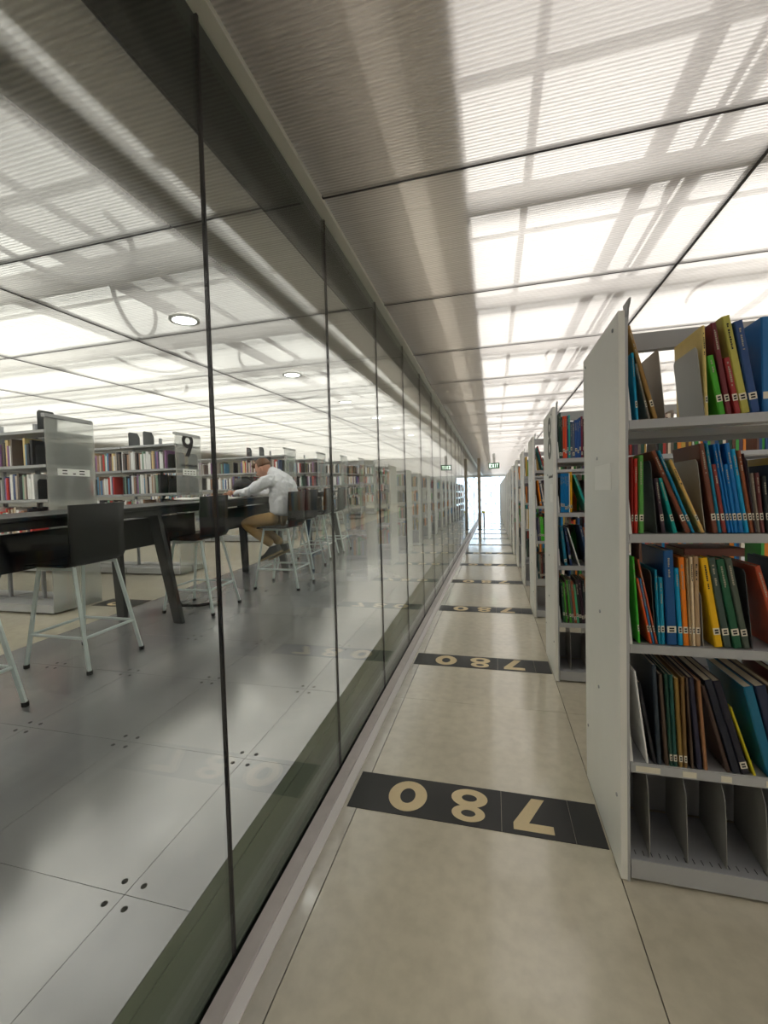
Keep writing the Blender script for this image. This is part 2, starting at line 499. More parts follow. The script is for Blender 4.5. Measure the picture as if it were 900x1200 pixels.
add('steel_rail', MB().prism([(GX + 0.012, -0.013), (GX + 0.066, -0.013), (GX + 0.064, 0.016), (GX + 0.013, 0.022)], 'y', Y0, Y_END).mesh('steel_rail', M_STEEL), wall)
for k in range(10):
    a = Y0 + 3.8 * k
    add('floor_trim', MB().box(GX + 0.066, GX + 0.107, a + 0.001, a + 3.799, -0.013, 0.006).mesh('floor_trim', M_WTRIM), wall)
struct('trim_2', boxmesh('trim_2', M_TRIM, GX - 0.004, GX + 0.05, Y0, Y_END, CZ - 0.012, CZ + 0.03), label='pale metal trim where glass meets ceiling')
# black fascia behind the glass between the two ceilings
yx = (CZ - ZC0) / TILT
fb = MB().quadbox([(FX - 0.01, Y0, zc(Y0) - 0.02), (FX, Y0, zc(Y0) - 0.02), (FX, yx, CZ - 0.02), (FX - 0.01, yx, CZ - 0.02),
                   (FX - 0.01, Y0, CZ + 0.7), (FX, Y0, CZ + 0.7), (FX, yx, CZ + 0.7), (FX - 0.01, yx, CZ + 0.7)])
fb.box(FX - 0.01, FX, yx, Y_END, CZ - 0.004, CZ + 1.6)
struct('trim_3', fb.mesh('trim_3', M_BLACK), label='black fascia above the glass')

# ---- aisle ceiling: ribbed translucent panels
CJ0, CP = 1.985, 1.215
ceiling = struct('ceiling', MB().box(GX, 9.0, Y0, Y_END, 3.62, 3.70).mesh('ceiling', M_PLENUM), label='backlit ribbed translucent panel ceiling above the aisle')
cxs = [GX + 0.05, 1.172, 3.19, 5.2, 7.2, 9.0]
kmin, kmax = -5, 26
pmesh = {}
for i in range(5):
    x0, x1 = cxs[i], cxs[i + 1]
    pmesh[i] = MB().box(x0 + 0.006, x1 - 0.006, 0.006, CP - 0.006, 0.0, 0.010).mesh('ceiling_panel', M_POLY)
jx = MB().box(cxs[0], 9.0, -0.006, 0.006, 0.0, 0.02).mesh('joint_profile', M_JOINT)
for k in range(kmin, kmax):
    y = CJ0 + k * CP
    for i in range(5):
        if i > 2 and k > 14: continue
        add('ceiling_panel', pmesh[i], ceiling, (0, y, CZ))
    add('joint_profile', jx, ceiling, (0, y, CZ))
for x in cxs[1:-1]:
    add('joint_profile', MB().box(x - 0.007, x + 0.007, Y0, Y_END, CZ - 0.005, CZ + 0.03).mesh('joint_profile', M_JOINT), ceiling)
GB = -0.105
add('soffit', MB().box(GX + 0.04, -0.462, Y0, Y_END, CZ + 0.21, CZ + 0.23).mesh('soffit', M_SOFFIT3), ceiling)
sof = MB().box(-0.318, GB, Y0, Y_END, CZ + 0.21, CZ + 0.23).box(GB - 0.012, GB, Y0, Y_END, CZ + 0.02, CZ + 0.21)
add('soffit', sof.mesh('soffit', M_SOFFIT), ceiling)
tr_o = [(-0.39 + 0.072 * math.cos(math.pi + math.pi * i / 16), CZ + 0.205 + 0.060 * math.sin(math.pi + math.pi * i / 16)) for i in range(17)]
tr_i = [(-0.39 + 0.069 * math.cos(math.pi + math.pi * i / 16), CZ + 0.208 + 0.060 * math.sin(math.pi + math.pi * i / 16)) for i in range(17)]
trough = MB()
for i in range(16):
    trough.prism([tr_o[i], tr_o[i + 1], tr_i[i + 1], tr_i[i]], 'y', Y0, Y_END)
add('added_bright_trough', trough.mesh('added_bright_trough', M_TROUGH), ceiling)  # half tube added in place of a pipe to make its bright band
add('pipe', MB().tube([(-0.60, Y0, CZ + 0.10), (-0.60, Y_END, CZ + 0.10)], 0.02, 10).mesh('pipe', M_CONDUIT, True), ceiling)
bmesh_ = MB().box(GB, 9.0, -0.06, 0.06, 0.05, 0.10).mesh('ceiling_beam', M_BEAM)
for k in range(kmin, kmax):
    add('ceiling_beam', bmesh_, ceiling, (0, CJ0 + k * CP + 0.37, CZ))
for (x, r) in ((0.20, 0.022), (0.80, 0.045), (0.98, 0.016), (2.3, 0.03), (3.6, 0.03)):
    add('conduit', MB().tube([(x, Y0, CZ + 0.20), (x, Y_END, CZ + 0.20)], r, 8).mesh('conduit', M_CONDUIT, True), ceiling)
for (x, y) in ((1.25, 2.6), (0.95, 5.2), (1.9, 4.0)):
    pts = [(x + 0.35 * math.cos(t), y + 0.28 * math.sin(t), CZ + 0.10 + 0.03 * math.sin(2 * t)) for t in [math.pi * (0.9 + 1.0 * i / 14) for i in range(15)]]
    add('conduit', MB().tube(pts, 0.013, 6).mesh('conduit', M_CONDUIT, True), ceiling)
# fluorescent strip fixtures above the panels
def strip_mesh(w, tube, hw=0.575):
    hs = MB().box(0, w, -hw, hw, 0.05, 0.09).mesh('housing', M_HOUSING)
    tb = MB().box(0.02, w - 0.02, -hw + 0.02, hw - 0.02, 0.03, 0.05).mesh('diffuser', tube)
    return hs, tb
sm = [(GX + 0.08, strip_mesh(1.90, M_TUBE)), (1.22, strip_mesh(1.92, M_TUBE)), (3.24, strip_mesh(1.92, M_TUBE)), (5.24, strip_mesh(3.6, M_TUBE))]  # first tray carried on over the soffit, added to brighten it
sm_narrow = [(GX + 0.08, strip_mesh(1.90, M_TUBE_DIM)), (1.22, strip_mesh(1.92, M_TUBE_DIM))]
for k in range(kmin, kmax):
    for i, (x, (hs, tb)) in enumerate(sm):
        if i == 3 and k > 12: continue
        if k < 0 and i < 2: hs, tb = sm_narrow[i][1]          # weaker tubes here
        t = thing('strip_light', 'white fluorescent strip light glowing behind the aisle ceiling panels', 'light', (x, CJ0 + k * CP + 0.66, CZ + 0.36), group='strip lights above the aisle ceiling')
        add('housing', hs, t); add('diffuser', tb, t)

# ---- reading room ceiling (level)
rc = struct('ceiling_reading_room', MB().box(-11.0, FX - 0.01, Y0, 22.0, 0.72, 0.78).mesh('ceiling_reading_room', M_PLENUM), (0, 0, ZC0), (ALPHA, 0, 0),
            'backlit ribbed panel ceiling of the reading room')
rxs = [FX - 0.012, -1.31, -2.56, -3.81, -5.06, -6.9, -8.9, -11.0]
RJ0, RP = 1.58, 1.075
rk0, rk1 = -5, 19
for i in range(7):
    me = MB().box(rxs[i + 1] + 0.005, rxs[i] - 0.005, 0.005, RP - 0.005, 0, 0.01).mesh('ceiling_panel', M_POLY)
    for k in range(rk0, rk1):
        add('ceiling_panel', me, rc, (0, RJ0 + RP * k, 0))
rj = MB().box(-11.0, rxs[0], -0.005, 0.005, 0.0, 0.02).mesh('joint_profile', M_JOINT)
rb = MB().box(-11.0, -1.31, -0.06, 0.06, 0.06, 0.15).mesh('ceiling_beam', M_BEAM)
for k in range(rk0, rk1):
    add('joint_profile', rj, rc, (0, RJ0 + RP * k, 0))
    add('ceiling_beam', rb, rc, (0, RJ0 + RP * k + 0.38, 0))
for x in rxs[2:5]:
    add('joint_profile', MB().box(x - 0.006, x + 0.006, Y0, 22.0, -0.002, 0.02).mesh('joint_profile', M_JOINT), rc)
add('soffit', MB().box(-1.105, FX - 0.01, Y0, 22.0, 0.03, 0.05).mesh('soffit', M_SOFFIT2), rc)
add('soffit', MB().box(-1.31, -1.165, Y0, 22.0, 0.02, 0.05).mesh('soffit', M_BEAM), rc)
for (x, r) in ((-1.55, 0.03), (-1.95, 0.02), (-2.3, 0.035), (-3.1, 0.03)):
    add('conduit', MB().tube([(x, Y0, 0.2), (x, 22.0, 0.2)], r, 8).mesh('conduit', M_CONDUIT, True), rc)
for (x, y, a) in ((-1.9, 1.5, 0.3), (-2.2, 2.3, 1.2), (-2.0, 3.6, 0.6), (-2.9, 3.2, 0.2), (-3.6, 4.2, 0.9), (-2.4, 5.0, 0.1)):
    pts = [(x + 0.35 * math.cos(t + a), y + 0.45 * math.sin(t), 0.06 + 0.02 * math.sin(2 * t)) for t in [math.pi * 1.2 * i / 14 for i in range(15)]]
    add('conduit', MB().tube(pts, 0.014, 6).mesh('conduit', M_CONDUIT, True), rc)
rsm = [(-2.54, strip_mesh(1.62, M_TUBE2, 0.505)), (-5.04, strip_mesh(2.44, M_TUBE2, 0.505)), (-8.7, strip_mesh(3.6, M_TUBE2, 0.505))]  # nearest tray lengthened so the soffit beside the glass is lit from above
rsm_narrow = strip_mesh(1.62, M_TUBE_DIM, 0.505)
for k in range(rk0, rk1 - 1):
    for (x, (hs, tb)) in rsm:
        if k < 2 and x > -3: hs, tb = rsm_narrow
        y = RJ0 + RP * k + 0.68
        t = thing('strip_light', 'white fluorescent strip light glowing behind the reading room ceiling panels', 'light', (x, y, zc(y) + 0.36), (ALPHA, 0, 0), 'strip lights above the reading room ceiling')
        add('housing', hs, t); add('diffuser', tb, t)
dl_r = MB().ring(0, 0, (0.095, 0.095), (0.075, 0.075), -0.012, 0.0, 24).mesh('rim', M_HOUSING)
dl_l = MB().disc(0, 0, 0.076, -0.008, -0.001, 24).mesh('lens', M_DOWN)
for k, y in enumerate((2.43, 3.98, 5.59, 7.2, 8.8, 10.4)):
    t = thing('downlight', 'round white downlight set in the reading room ceiling', 'light', (-1.95, y, zc(y) - 0.001), (ALPHA, 0, 0), 'downlights in the reading room ceiling')
    add('rim', dl_r, t); add('lens', dl_l, t)

# ---- outer walls
struct('wall_back', boxmesh('wall_back', M_WALL, -11.0, 9.0, Y0 - 0.1, Y0, -0.2, 4.6))
struct('wall_right', boxmesh('wall_right', M_WALL, 9.0, 9.1, Y0, Y_END, -0.2, 4.6))
struct('wall_far_left', boxmesh('wall_far_left', M_WALL, -11.1, -11.0, Y0, 22.0, -0.2, 4.6))
struct('wall_reading_room_end', boxmesh('wall_reading_room_end', M_WALL, -11.0, FX - 0.02, 22.0, 22.1, 0.0, 4.6))
wf = MB().box(1.2, 9.0, Y_END, Y_END + 0.1, -0.2, 3.7).box(-1.6, 1.2, Y_END, Y_END + 0.1, 2.75, 3.7)
struct('wall_end', wf.mesh('wall_end', M_WALL))
struct('wall_end_side', boxmesh('wall_end_side', M_WALL, -1.7, -1.6, 22.1, Y_END, -0.2, 4.6))
# window at the end of the aisle with a diagonal lattice
win = struct('window_1', MB().box(-1.6, 1.2, Y_END + 0.06, Y_END + 0.07, 0.0, 2.75).mesh('window_1', M_WGLASS), label='bright daylight window with diagonal lattice at the far end')
for i in range(-3, 6):
    for s in (-1, 1):
        x = -1.6 + 0.7 * i
        a = Vector((x if s > 0 else x + 1.37, Y_END + 0.03, 0.0)); b = Vector((x + 1.37 if s > 0 else x, Y_END + 0.03, 2.75))
        # clip to the opening
        t0, t1 = 0.0, 1.0
        dx = b.x - a.x
        for lim, sg in ((-1.58, 1), (1.18, -1)):
            t = (lim - a.x) / dx
            if (dx > 0) == (sg > 0): t0 = max(t0, t)
            else: t1 = min(t1, t)
        if t1 - t0 < 0.05: continue
        add('lattice_bar', MB().tube([a.lerp(b, t0), a.lerp(b, t1)], 0.022, 6).mesh('lattice_bar', M_FRAME), win)
for x in (-1.6, -0.2, 1.16):
    add('window_frame', boxmesh('window_frame', M_FRAME, x, x + 0.04, Y_END + 0.01, Y_END + 0.06, 0.0, 2.75), win)

# ---- floor bands with numerals (read by people walking the other way)
def digit_meshes():
    z0, z1 = 0.0022, 0.0030
    d = {}
    d['0'] = MB().ring(0, 0, (0.094, 0.105), (0.037, 0.052), z0, z1, 36).mesh('numeral', M_CREAM)
    e = MB().ring(0, -0.046, (0.086, 0.062), (0.036, 0.024), z0, z1, 32)     # bigger bowl
    e.ring(0, 0.055, (0.076, 0.052), (0.033, 0.021), z0, z1 + 0.0001, 32)
    d['8'] = e.mesh('numeral', M_CREAM)
    # upright seven: bar on top, diagonal stem
    d['7'] = MB().prism([(-0.085, 0.105), (0.085, 0.105), (0.085, 0.065), (-0.005, -0.105), (-0.062, -0.105), (0.018, 0.058), (-0.085, 0.058)], 'z', z0, z1).mesh('numeral', M_CREAM)
    return d
DG = digit_meshes()
BW = 0.262
tiles = ((-0.705, 0.012), (0.012, 0.315), (0.315, PX - 0.006))
for k in range(NBAY):
    y = BAY0 + 0.142 + BAY * k
    lab = ('black floor band with cream numerals 780 beside the bookcase with the paper notice', 'black floor band with cream numerals 780 beside the bookcase numbered 8', 'black floor band with cream numerals 780 just beyond the bookcase numbered 8')[k] if k < 3 else 'black floor band inlaid with cream numerals, far down the aisle'
    t = thing('floor_band', lab, 'floor marking', (0, y, 0), group='black numbered bands far down the aisle' if k > 2 else None)
    for (a, b) in tiles:
        add('band_tile', boxmesh('band_tile', M_MAT, a + 0.0008, b - 0.0008, 0, BW, 0.0003, 0.0022), t)
    for ch, cx in (('0', -0.432), ('8', -0.137), ('7', 0.148)):
        add('numeral', DG[ch], t, (cx, BW / 2, 0), (0, 0, math.pi))

# ================================================================== BOOKCASES
SHZ = [1.73, 1.315, 0.905, 0.46, 0.085]
_cache = {}
def cached(key, fn):
    if key not in _cache: _cache[key] = fn()
    return _cache[key]

def bracket_poly(z): return [(0.012, z - 0.032), (0.29, z - 0.032), (0.29, z + 0.15), (0.10, z + 0.15), (0.03, z + 0.13), (0.012, z + 0.0)]

def bookcase(y, label, group=None, k=0):
    t = thing('bookcase', label, 'bookcase', (PX, y, 0), group=group)
    add('end_panel', cached('panel', lambda: MB().box(0, 0.022, 0.0, 0.612, 0.008, 2.125).mesh('end_panel', M_PANEL)), t)
    if k < 4:
        bolt = cached('bolt', lambda: MB().tube([(-0.004, 0, 0), (0.002, 0, 0)], 0.007, 8).mesh('bolt', M_DARKSH))
        for (by, bz) in ((0.07, 2.08), (0.56, 2.08), (0.33, 1.62), (0.30, 0.95), (0.33, 0.60), (0.05, 0.30), (0.56, 0.30)):
            add('bolt', bolt, t, (0, by, bz))
    add('edge_flange', cached('flange', lambda: MB().box(0.022, 0.032, 0.002, 0.020, 0.0, 2.10).mesh('edge_flange', M_SHELF)), t)
    clip = cached('clip', lambda: MB().prism([(0.01, 2.085), (0.03, 2.085), (0.055, 2.16), (-0.02, 2.16), (-0.02, 2.15), (0.0, 2.13)], 'x', 0.030, 0.036).mesh('panel_clip', M_DARKSH))
    add('panel_clip', clip, t)
    for sec in range(2):
        ox = 0.036 + 0.94 * sec
        if sec and k > 8: break
        for side in (0, 1):
            for zi_, z in enumerate(SHZ):
                if zi_ == 4:
                    def mk():
                        b = MB().box(0, 0.90, 0.012, 0.29, 0.078, 0.085)
                        return b.mesh('base_shelf', M_DARKSH)
                    me = cached('base', mk)
                    add('base_shelf', me, t, (ox, 0.612 if side else 0, 0), (0, 0, 0)) if not side else add('base_shelf', cached('base_r', lambda: MB().box(0, 0.90, 0.322, 0.60, 0.078, 0.085).mesh('base_shelf', M_DARKSH)), t, (ox, 0, 0))
                    yk = (0.008, 0.014) if not side else (0.598, 0.604)
                    add('kick_plate', cached(('kick', side), lambda: MB().box(0, 0.90, yk[0], yk[1], 0.012, 0.085).mesh('kick_plate', M_SHELF)), t, (ox, 0, 0))
                    continue
                def mk():
                    ya, yb = (0.010, 0.288) if not side else (0.324, 0.602)
                    b = MB().box(0, 0.90, ya, yb, -0.004, 0.0)
                    if not side:
                        b.box(0, 0.90, ya - 0.003, ya, -0.030, 0.002).box(0, 0.90, ya, ya + 0.03, -0.030, -0.028)
                    else:
                        b.box(0, 0.90, yb, yb + 0.003, -0.030, 0.002)
                    return b.mesh('shelf', M_SHELF)
                add('shelf', cached(('shelf', side), mk), t, (ox, 0, z))
                def mkb():
                    p = bracket_poly(0.0)
                    if side: p = [(0.612 - a, b) for a, b in p]
                    b = MB().prism(p, 'x', -0.0015, 0.0015)
                    e = 0.0 if not side else 0.612
                    g = 1 if not side else -1
                    b.quadbox([(-0.0015, e + g * 0.012, 0.0), (0.010, e + g * 0.012, 0.0), (0.010, e + g * 0.014, 0.0), (-0.0015, e + g * 0.014, 0.0),
                               (-0.0015, e + g * 0.030, 0.13), (0.004, e + g * 0.030, 0.13), (0.004, e + g * 0.032, 0.13), (-0.0015, e + g * 0.032, 0.13)])
                    return b.mesh('shelf_bracket', M_TRIM)
                if side == 0 or k < 3:
                    add('shelf_bracket', cached(('br', side), mkb), t, (ox + 0.0, 0, z))
                    add('shelf_bracket', cached(('br', side), mkb), t, (ox + 0.902, 0, z))
        add('post', cached('post', lambda: MB().box(-0.014, 0.014, 0.292, 0.32, 0.0, 2.13).mesh('post', M_RAIL)), t, (ox + (0.0 if sec == 0 else -0.018), 0, 0))
    add('post', _cache['post'], t, (1.94 - 0.04, 0, 0)) if k <= 8 else None
    ln = 1.92 if k <= 8 else 0.97
    add('top_rail', cached(('rail', ln), lambda: MB().box(0.022, ln, 0.285, 0.327, 2.06, 2.13).mesh('top_rail', M_RAIL)), t)
    hb = 0.45 if k == 0 else 0.30
    add('back_panel', cached(('backp', hb, ln), lambda: MB().box(0.03, ln, 0.303, 0.309, 0.085, hb).mesh('back_panel', M_DARKSH)), t)
    return t

FAR_LABEL = 'tall grey steel bookcase with plain pale end panel farther along the aisle'
units = []
for k in range(NBAY):
    lab = ('grey steel bookcase with a blank paper notice taped to its pale end panel' if k == 0 else
           'grey steel bookcase with a large grey 8 on its pale end panel' if k == 1 else
           'grey steel bookcase just beyond the one numbered 8' if k == 2 else FAR_LABEL)
    units.append(bookcase(BAY0 + BAY * k, lab, 'bookcases farther along the aisle' if k > 2 else None, k))

# the nearest bookcase: dividers in the empty base shelf, card holders on the lip above
u0 = units[0]
div = MB().prism([(0.03, 0.085), (0.295, 0.085), (0.295, 0.44), (0.20, 0.44), (0.10, 0.40), (0.05, 0.33), (0.04, 0.25)], 'x', -0.001, 0.001).mesh('divider', M_BOOKEND)
for x in (0.085, 0.21, 0.335, 0.46, 0.60, 0.74, 0.88):
    d = add('divider', div, u0, (x + 0.02, 0, 0), (0, 0, math.radians(-4)))
for k in (1,):
    for x in (0.12, 0.24, 0.4):
        add('divider', div, units[k], (x, 0, 0))
slot = MB().box(-0.0012, 0.0012, -0.011, 0.011, 0, 0.0008).mesh('slot', M_RUBBER)
for i in range(24):
    add('slot', slot, u0, (0.06 + 0.028 * i, 0.045, 0.0852))
card = MB().box(0, 0.055, 0, 0.001, 0, 0.022).mesh('label_card', M_LABEL)
lip = MB().box(0, 0.90, 0, 0.002, 0, 0.034).mesh('label_rail', M_SHELF)
add('label_rail', lip, u0, (0.036, 0.0045, SHZ[3] - 0.036))
for i, (x, s) in enumerate(((0.052, 0.6), (0.078, 1), (0.205, 0.8), (0.325, 0.6), (0.46, 0.9), (0.6, 1))):
    c = add('label_card', card, u0, (x, 0.0032, SHZ[3] - 0.031)); c.scale.x = s
# paper notice on the end panel
tag(add('paper_notice', MB().box(-0.0012, 0, 0, 0.27, 0, 0.105).mesh('paper_notice', M_PAPER), None, (PX - 0.0003, BAY0 + 0.105, 1.482)), 'blank white paper notice taped to the nearest end panel', 'paper')
# numeral 8 and its text line on the second bookcase
n8 = MB().ring(0, -0.085, (0.105, 0.088), (0.045, 0.038), 0, 0.0012, 32).ring(0, 0.08, (0.09, 0.082), (0.038, 0.034), 0, 0.0014, 32)
add('numeral', n8.mesh('numeral', M_INKG), units[1], (-0.0002, 0.20, 1.915), Euler((math.pi / 2, 0, -math.pi / 2)))
tl = MB()
for i in range(9):
    tl.box(-0.001, 0, 0.03 + 0.028 * i, 0.05 + 0.028 * i, 1.590, 1.606 + 0.008 * (i % 3 == 0))
add('text_line', tl.mesh('text_line', M_INKG), units[1])
tag(add('paper_notice', MB().box(-0.0012, 0, 0, 0.16, 0, 0.14).mesh('paper_notice', M_PAPER), None, (PX - 0.0003, BAY0 + BAY + 0.03, 1.40)), 'small white paper notice under the 8 on an end panel', 'paper')

# ================================================================== BOOKS
CN = {}
def colname(c):
    r, g, b = c
    mx, mn = max(c), min(c)
    if mx < 48: return 'black'
    if mx - mn < 22:
        return 'white' if mx > 200 else 'light grey' if mx > 150 else 'grey' if mx > 90 else 'dark grey'
    import colorsys
    h, l, s = colorsys.rgb_to_hls(r / 255, g / 255, b / 255); h *= 360
    if h < 14 or h > 340: n = 'red' if l > 0.22 and mx > 130 else 'maroon'
    elif h < 45: n = 'orange' if s > 0.62 and mx > 175 else ('cream' if l > 0.68 else 'tan' if mx > 145 else 'brown')
    elif h < 68: n = 'yellow' if mx > 160 and s > 0.5 else 'olive'
    elif h < 160: n = 'green' if mx > 100 else 'dark green'
    elif h < 192: n = 'teal'
    elif h < 215: n = 'blue' if mx > 120 else 'navy'
    elif h < 270: n = 'blue' if mx > 130 else 'navy'
    else: n = 'purple'
    return n

def book_mat(c):
    c = tuple(min(250, int(round(v * 1.16 / 6.0) * 6)) for v in c)
    return plain('cloth_%d_%d_%d' % c, c, 0.46, noise=0.10, nscale=25)

BOOKS = []     # (object, base label pieces)
def book(x, y, z, t, h, d, color, lean=0.0, near=True, where='', title=True, label=True, mirror=False, callz=0.045):
    """a book standing on a shelf, spine towards -y; origin at its lower left spine corner"""
    cm = book_mat(color)
    b = MB()
    s = min(0.0035, t * 0.3); th = min(0.0022, t * 0.22)
    outer = [(0, d), (0, 0.004), (s, 0), (t - s, 0), (t, 0.004), (t, d)]
    inner = [(th, d), (th, 0.005), (s, 0.004), (t - s, 0.004), (t - th, 0.005), (t - th, d)]
    for i in range(5):
        b.prism([outer[i], outer[i + 1], inner[i + 1], inner[i]], 'z', 0, h)
    if not near:
        b = MB().box(0, t, 0, d, 0, h)
        o = add('book', b.mesh('book', cm), None, (x, y, z), (0, lean, 0))
    else:
        o = add('book', b.mesh('book', cm), None, (x, y, z), (0, lean, 0))
        add('pages', MB().box(th, t - th, 0.005, d - 0.004, 0.003, h - 0.004).mesh('pages', M_PAGES), o)
        if label:
            lw = max(0.004, t - 0.003); lh = 0.024
            q = MB().box((t - lw) / 2, (t + lw) / 2, -0.0007, 0.0006, callz, callz + lh, 0)
            for j in range(2):
                q.box(t / 2 - lw * 0.28, t / 2 + lw * 0.28, -0.0010, -0.0007, callz + 0.004 + 0.009 * j, callz + 0.010 + 0.009 * j, 1)
            add('call_label', q.mesh('call_label', [M_LABEL, M_INK]), o)
        if title and t > 0.006:
            lum = color[0] * 0.3 + color[1] * 0.59 + color[2] * 0.11
            q = MB(); zz = h * 0.92; n = random.randint(7, 12); gw = min(0.006, t * 0.32)
            for j in range(n):
                gh = random.uniform(0.004, 0.007)
                if random.random() < 0.86:
                    q.box(t / 2 - gw / 2, t / 2 + gw / 2 * random.uniform(0.2, 1), -0.0006, 0.0005, zz - gh, zz)
                zz -= gh + 0.0018
            add('spine_title', q.mesh('spine_title', M_INK if lum > 135 else M_TITLE), o)
    BOOKS.append((o, colname(color), t, h, lean, where))
    return o

def settle(lst, xmin):
    """lst of [x, t, h, lean, ...]: keep neighbours and the shelf end from running into each other"""
    for n, b in enumerate(lst):
        if b[0] < xmin:
            b[1] = max(0.005, b[1] - (xmin - b[0])); b[0] = xmin
        if n == 0:
            if b[0] + b[2] * math.sin(b[3]) < xmin:
                b[3] = math.asin((xmin - b[0]) / b[2])
        else:
            a = lst[n - 1]
            hc = min(a[2] * math.cos(a[3]) - a[1] * math.sin(a[3]), b[2] * math.cos(b[3]))
            def over(a, b):
                return max(a[0] + a[1] / math.cos(a[3]) + h_ * math.tan(a[3]) - b[0] - h_ * math.tan(b[3]) for h_ in (0.0, hc)) + 0.0006
            o = over(a, b)
            if o > 0:
                cut = min(o * math.cos(a[3]), a[1] * 0.35)
                a[1] -= cut
                o = over(a, b)
                if o > 0: b[0] += o
    return lst

def px_shelf(spec, zs, Y, where, d=0.235, kw=lambda col: {}):
    lst = []
    for (bl, br, tl, color) in spec:
        a = px_on_y(*bl, Y); b = px_on_y(*br, Y); c = px_on_y(*tl, Y)
        h = math.hypot(c.x - a.x, c.z - zs); lean = math.atan2(c.x - a.x, c.z - zs)
        lst.append([a.x, max(0.004, (b.x - a.x) * math.cos(lean)), h, lean, color])
    for (x, t, h, lean, color) in settle(lst, PX + 0.0475):
        book(x, Y, zs + 0.0034, t, h, d, color, lean, True, where, **kw(color))

def px_bookend(b, tp, zs, Y, dark=False, dep=0.20, label='', cut=0.05):
    a = px_on_y(*b, Y); c = px_on_y(*tp, Y)
    h = math.hypot(c.x - a.x, c.z - zs); lean = math.atan2(c.x - a.x, c.z - zs)
    mt = M_DKBOOKEND if dark else M_BOOKEND
    o = add('bookend', MB().prism([(0, 0), (dep, 0), (dep, h - 0.01), (dep - 0.01, h), (0.012, h), (0, h - 0.012)], 'x', -0.0009, 0.0009).mesh('bookend', mt), None, (a.x, Y + 0.004, zs + 0.0025), (0, lean, 0))
    foot = MB().box(-0.09, 0, 0.02, dep - 0.02, -0.0008, 0.0004).mesh('foot', mt)
    f = add('foot', foot, o); f.rotation_euler = (0, -lean, 0)
    tag(o, label, 'bookend')
    return o

def C(ox, oy, s):
    return lambda x, y: (ox + x / s, oy + y / s)
YS = BAY0 + 0.022
W1 = 'top shelf of notice bookcase'
c1, c2 = C(725, 360, 8.567), C(810, 360, 8.567)
z = SHZ[0]
px_shelf((
    (c1(175, 1095), c1(220, 1095), c1(44, 485), (0, 132, 176)),
    (c1(255, 1090), c1(293, 1090), c1(122, 585), (112, 108, 100)),
    (c1(352, 1085), c1(395, 1085), c1(75, 200), (142, 108, 56)),
    (c2(145, 1058), c2(178, 1055), c2(106, 195), (198, 174, 108)),
    (c2(283, 1045), c2(350, 1040), c2(160, 500), (62, 152, 30)),
    (c2(358, 1035), c2(415, 1030), c2(196, 170), (100, 28, 36)),
    (c2(443, 1035), c2(508, 1030), c2(328, 520), (140, 38, 38)),
    (c2(511, 1030), c2(598, 1020), c2(306, 105), (168, 158, 74)),
    (c2(606, 1025), c2(700, 1015), c2(430, 155), (24, 60, 112)),
    (c2(722, 1020), c2(1000, 1010), c2(702, 110), (10, 92, 152)),
    (c2(1030, 1010), c2(1160, 1010), c2(1010, 180), (150, 40, 36)),
    (c2(1180, 1010), c2(1270, 1010), c2(1165, 330), (66, 84, 70))), z, YS, W1)
px_bookend(c1(474, 1080), c1(400, 418), z, YS, label='grey steel bookend standing alone on the top shelf of notice bookcase')
px_bookend(c2(141, 1056), c2(60, 395), z, YS, label='grey steel bookend against the tan book on the top shelf')
W2 = 'second shelf of notice bookcase'
c3, c4 = C(725, 500, 9.233), C(810, 500, 9.233)
z = SHZ[1]
px_shelf((
    (c3(92, 1120), c3(158, 1120), c3(88, 335), (156, 34, 26)),
    (c3(172, 1122), c3(210, 1122), c3(168, 355), (170, 48, 38)),
    (c3(222, 1118), c3(275, 1118), c3(216, 320), (76, 138, 62)),
    (c3(472, 1112), c3(515, 1112), c3(388, 570), (62, 48, 58)),
    (c3(600, 1115), c3(652, 1110), c3(432, 570), (0, 142, 132)),
    (c3(735, 1115), c3(790, 1112), c3(352, 280), (108, 58, 38)),
    (c3(793, 1115), c3(831, 1110), c3(418, 275), (0, 112, 152)),
    (c4(116, 1118), c4(155, 1115), c3(545, 375), (200, 164, 98)),
    (c4(240, 1118), c4(298, 1118), c4(84, 195), (104, 58, 42)),
    (c4(300, 1118), c4(335, 1118), c4(152, 190), (20, 120, 150)),
    (c4(347, 1122), c4(398, 1120), c4(226, 420), (128, 50, 46)),
    (c4(402, 1120), c4(435, 1120), c4(236, 200), (5, 100, 165)),
    (c4(438, 1120), c4(470, 1120), c4(275, 195), (5, 96, 160)),
    (c4(474, 1120), c4(520, 1120), c4(354, 420), (6, 104, 168)),
    (c4(524, 1120), c4(583, 1120), c4(366, 190), (4, 96, 160)),
    (c4(587, 1120), c4(635, 1120), c4(432, 255), (0, 132, 182)),
    (c4(642, 1118), c4(688, 1118), c4(496, 270), (124, 66, 38)),
    (c4(693, 1118), c4(706, 1118), c4(560, 300), (56, 34, 44)),
    (c4(722, 1110), c4(757, 1110), c4(642, 515), (120, 110, 98)),
    (c4(760, 1110), c4(805, 1110), c4(692, 512), (100, 52, 52)),
    (c4(822, 1100), c4(870, 1100), c4(768, 545), (32, 36, 36)),
    (c4(885, 1100), c4(960, 1100), c4(860, 420), (44, 62, 84)),
    (c4(980, 1100), c4(1040, 1100), c4(960, 330), (180, 150, 60))), z, YS, W2)
px_bookend(c3(421, 1115), c3(346, 370), z, YS, True, label='dark steel bookend beside the green book on the second shelf')
px_bookend(c4(160, 1088), c4(68, 355), z, YS, label='grey steel bookend leaning beside the tan book on the second shelf')
px_bookend(c4(714, 1115), c4(607, 340), z, YS, True, label='dark steel bookend beside grey and maroon books on the second shelf')
W3 = 'third shelf of notice bookcase'
c5, c6 = C(725, 630, 8.567), C(810, 630, 8.567)
z = SHZ[2]
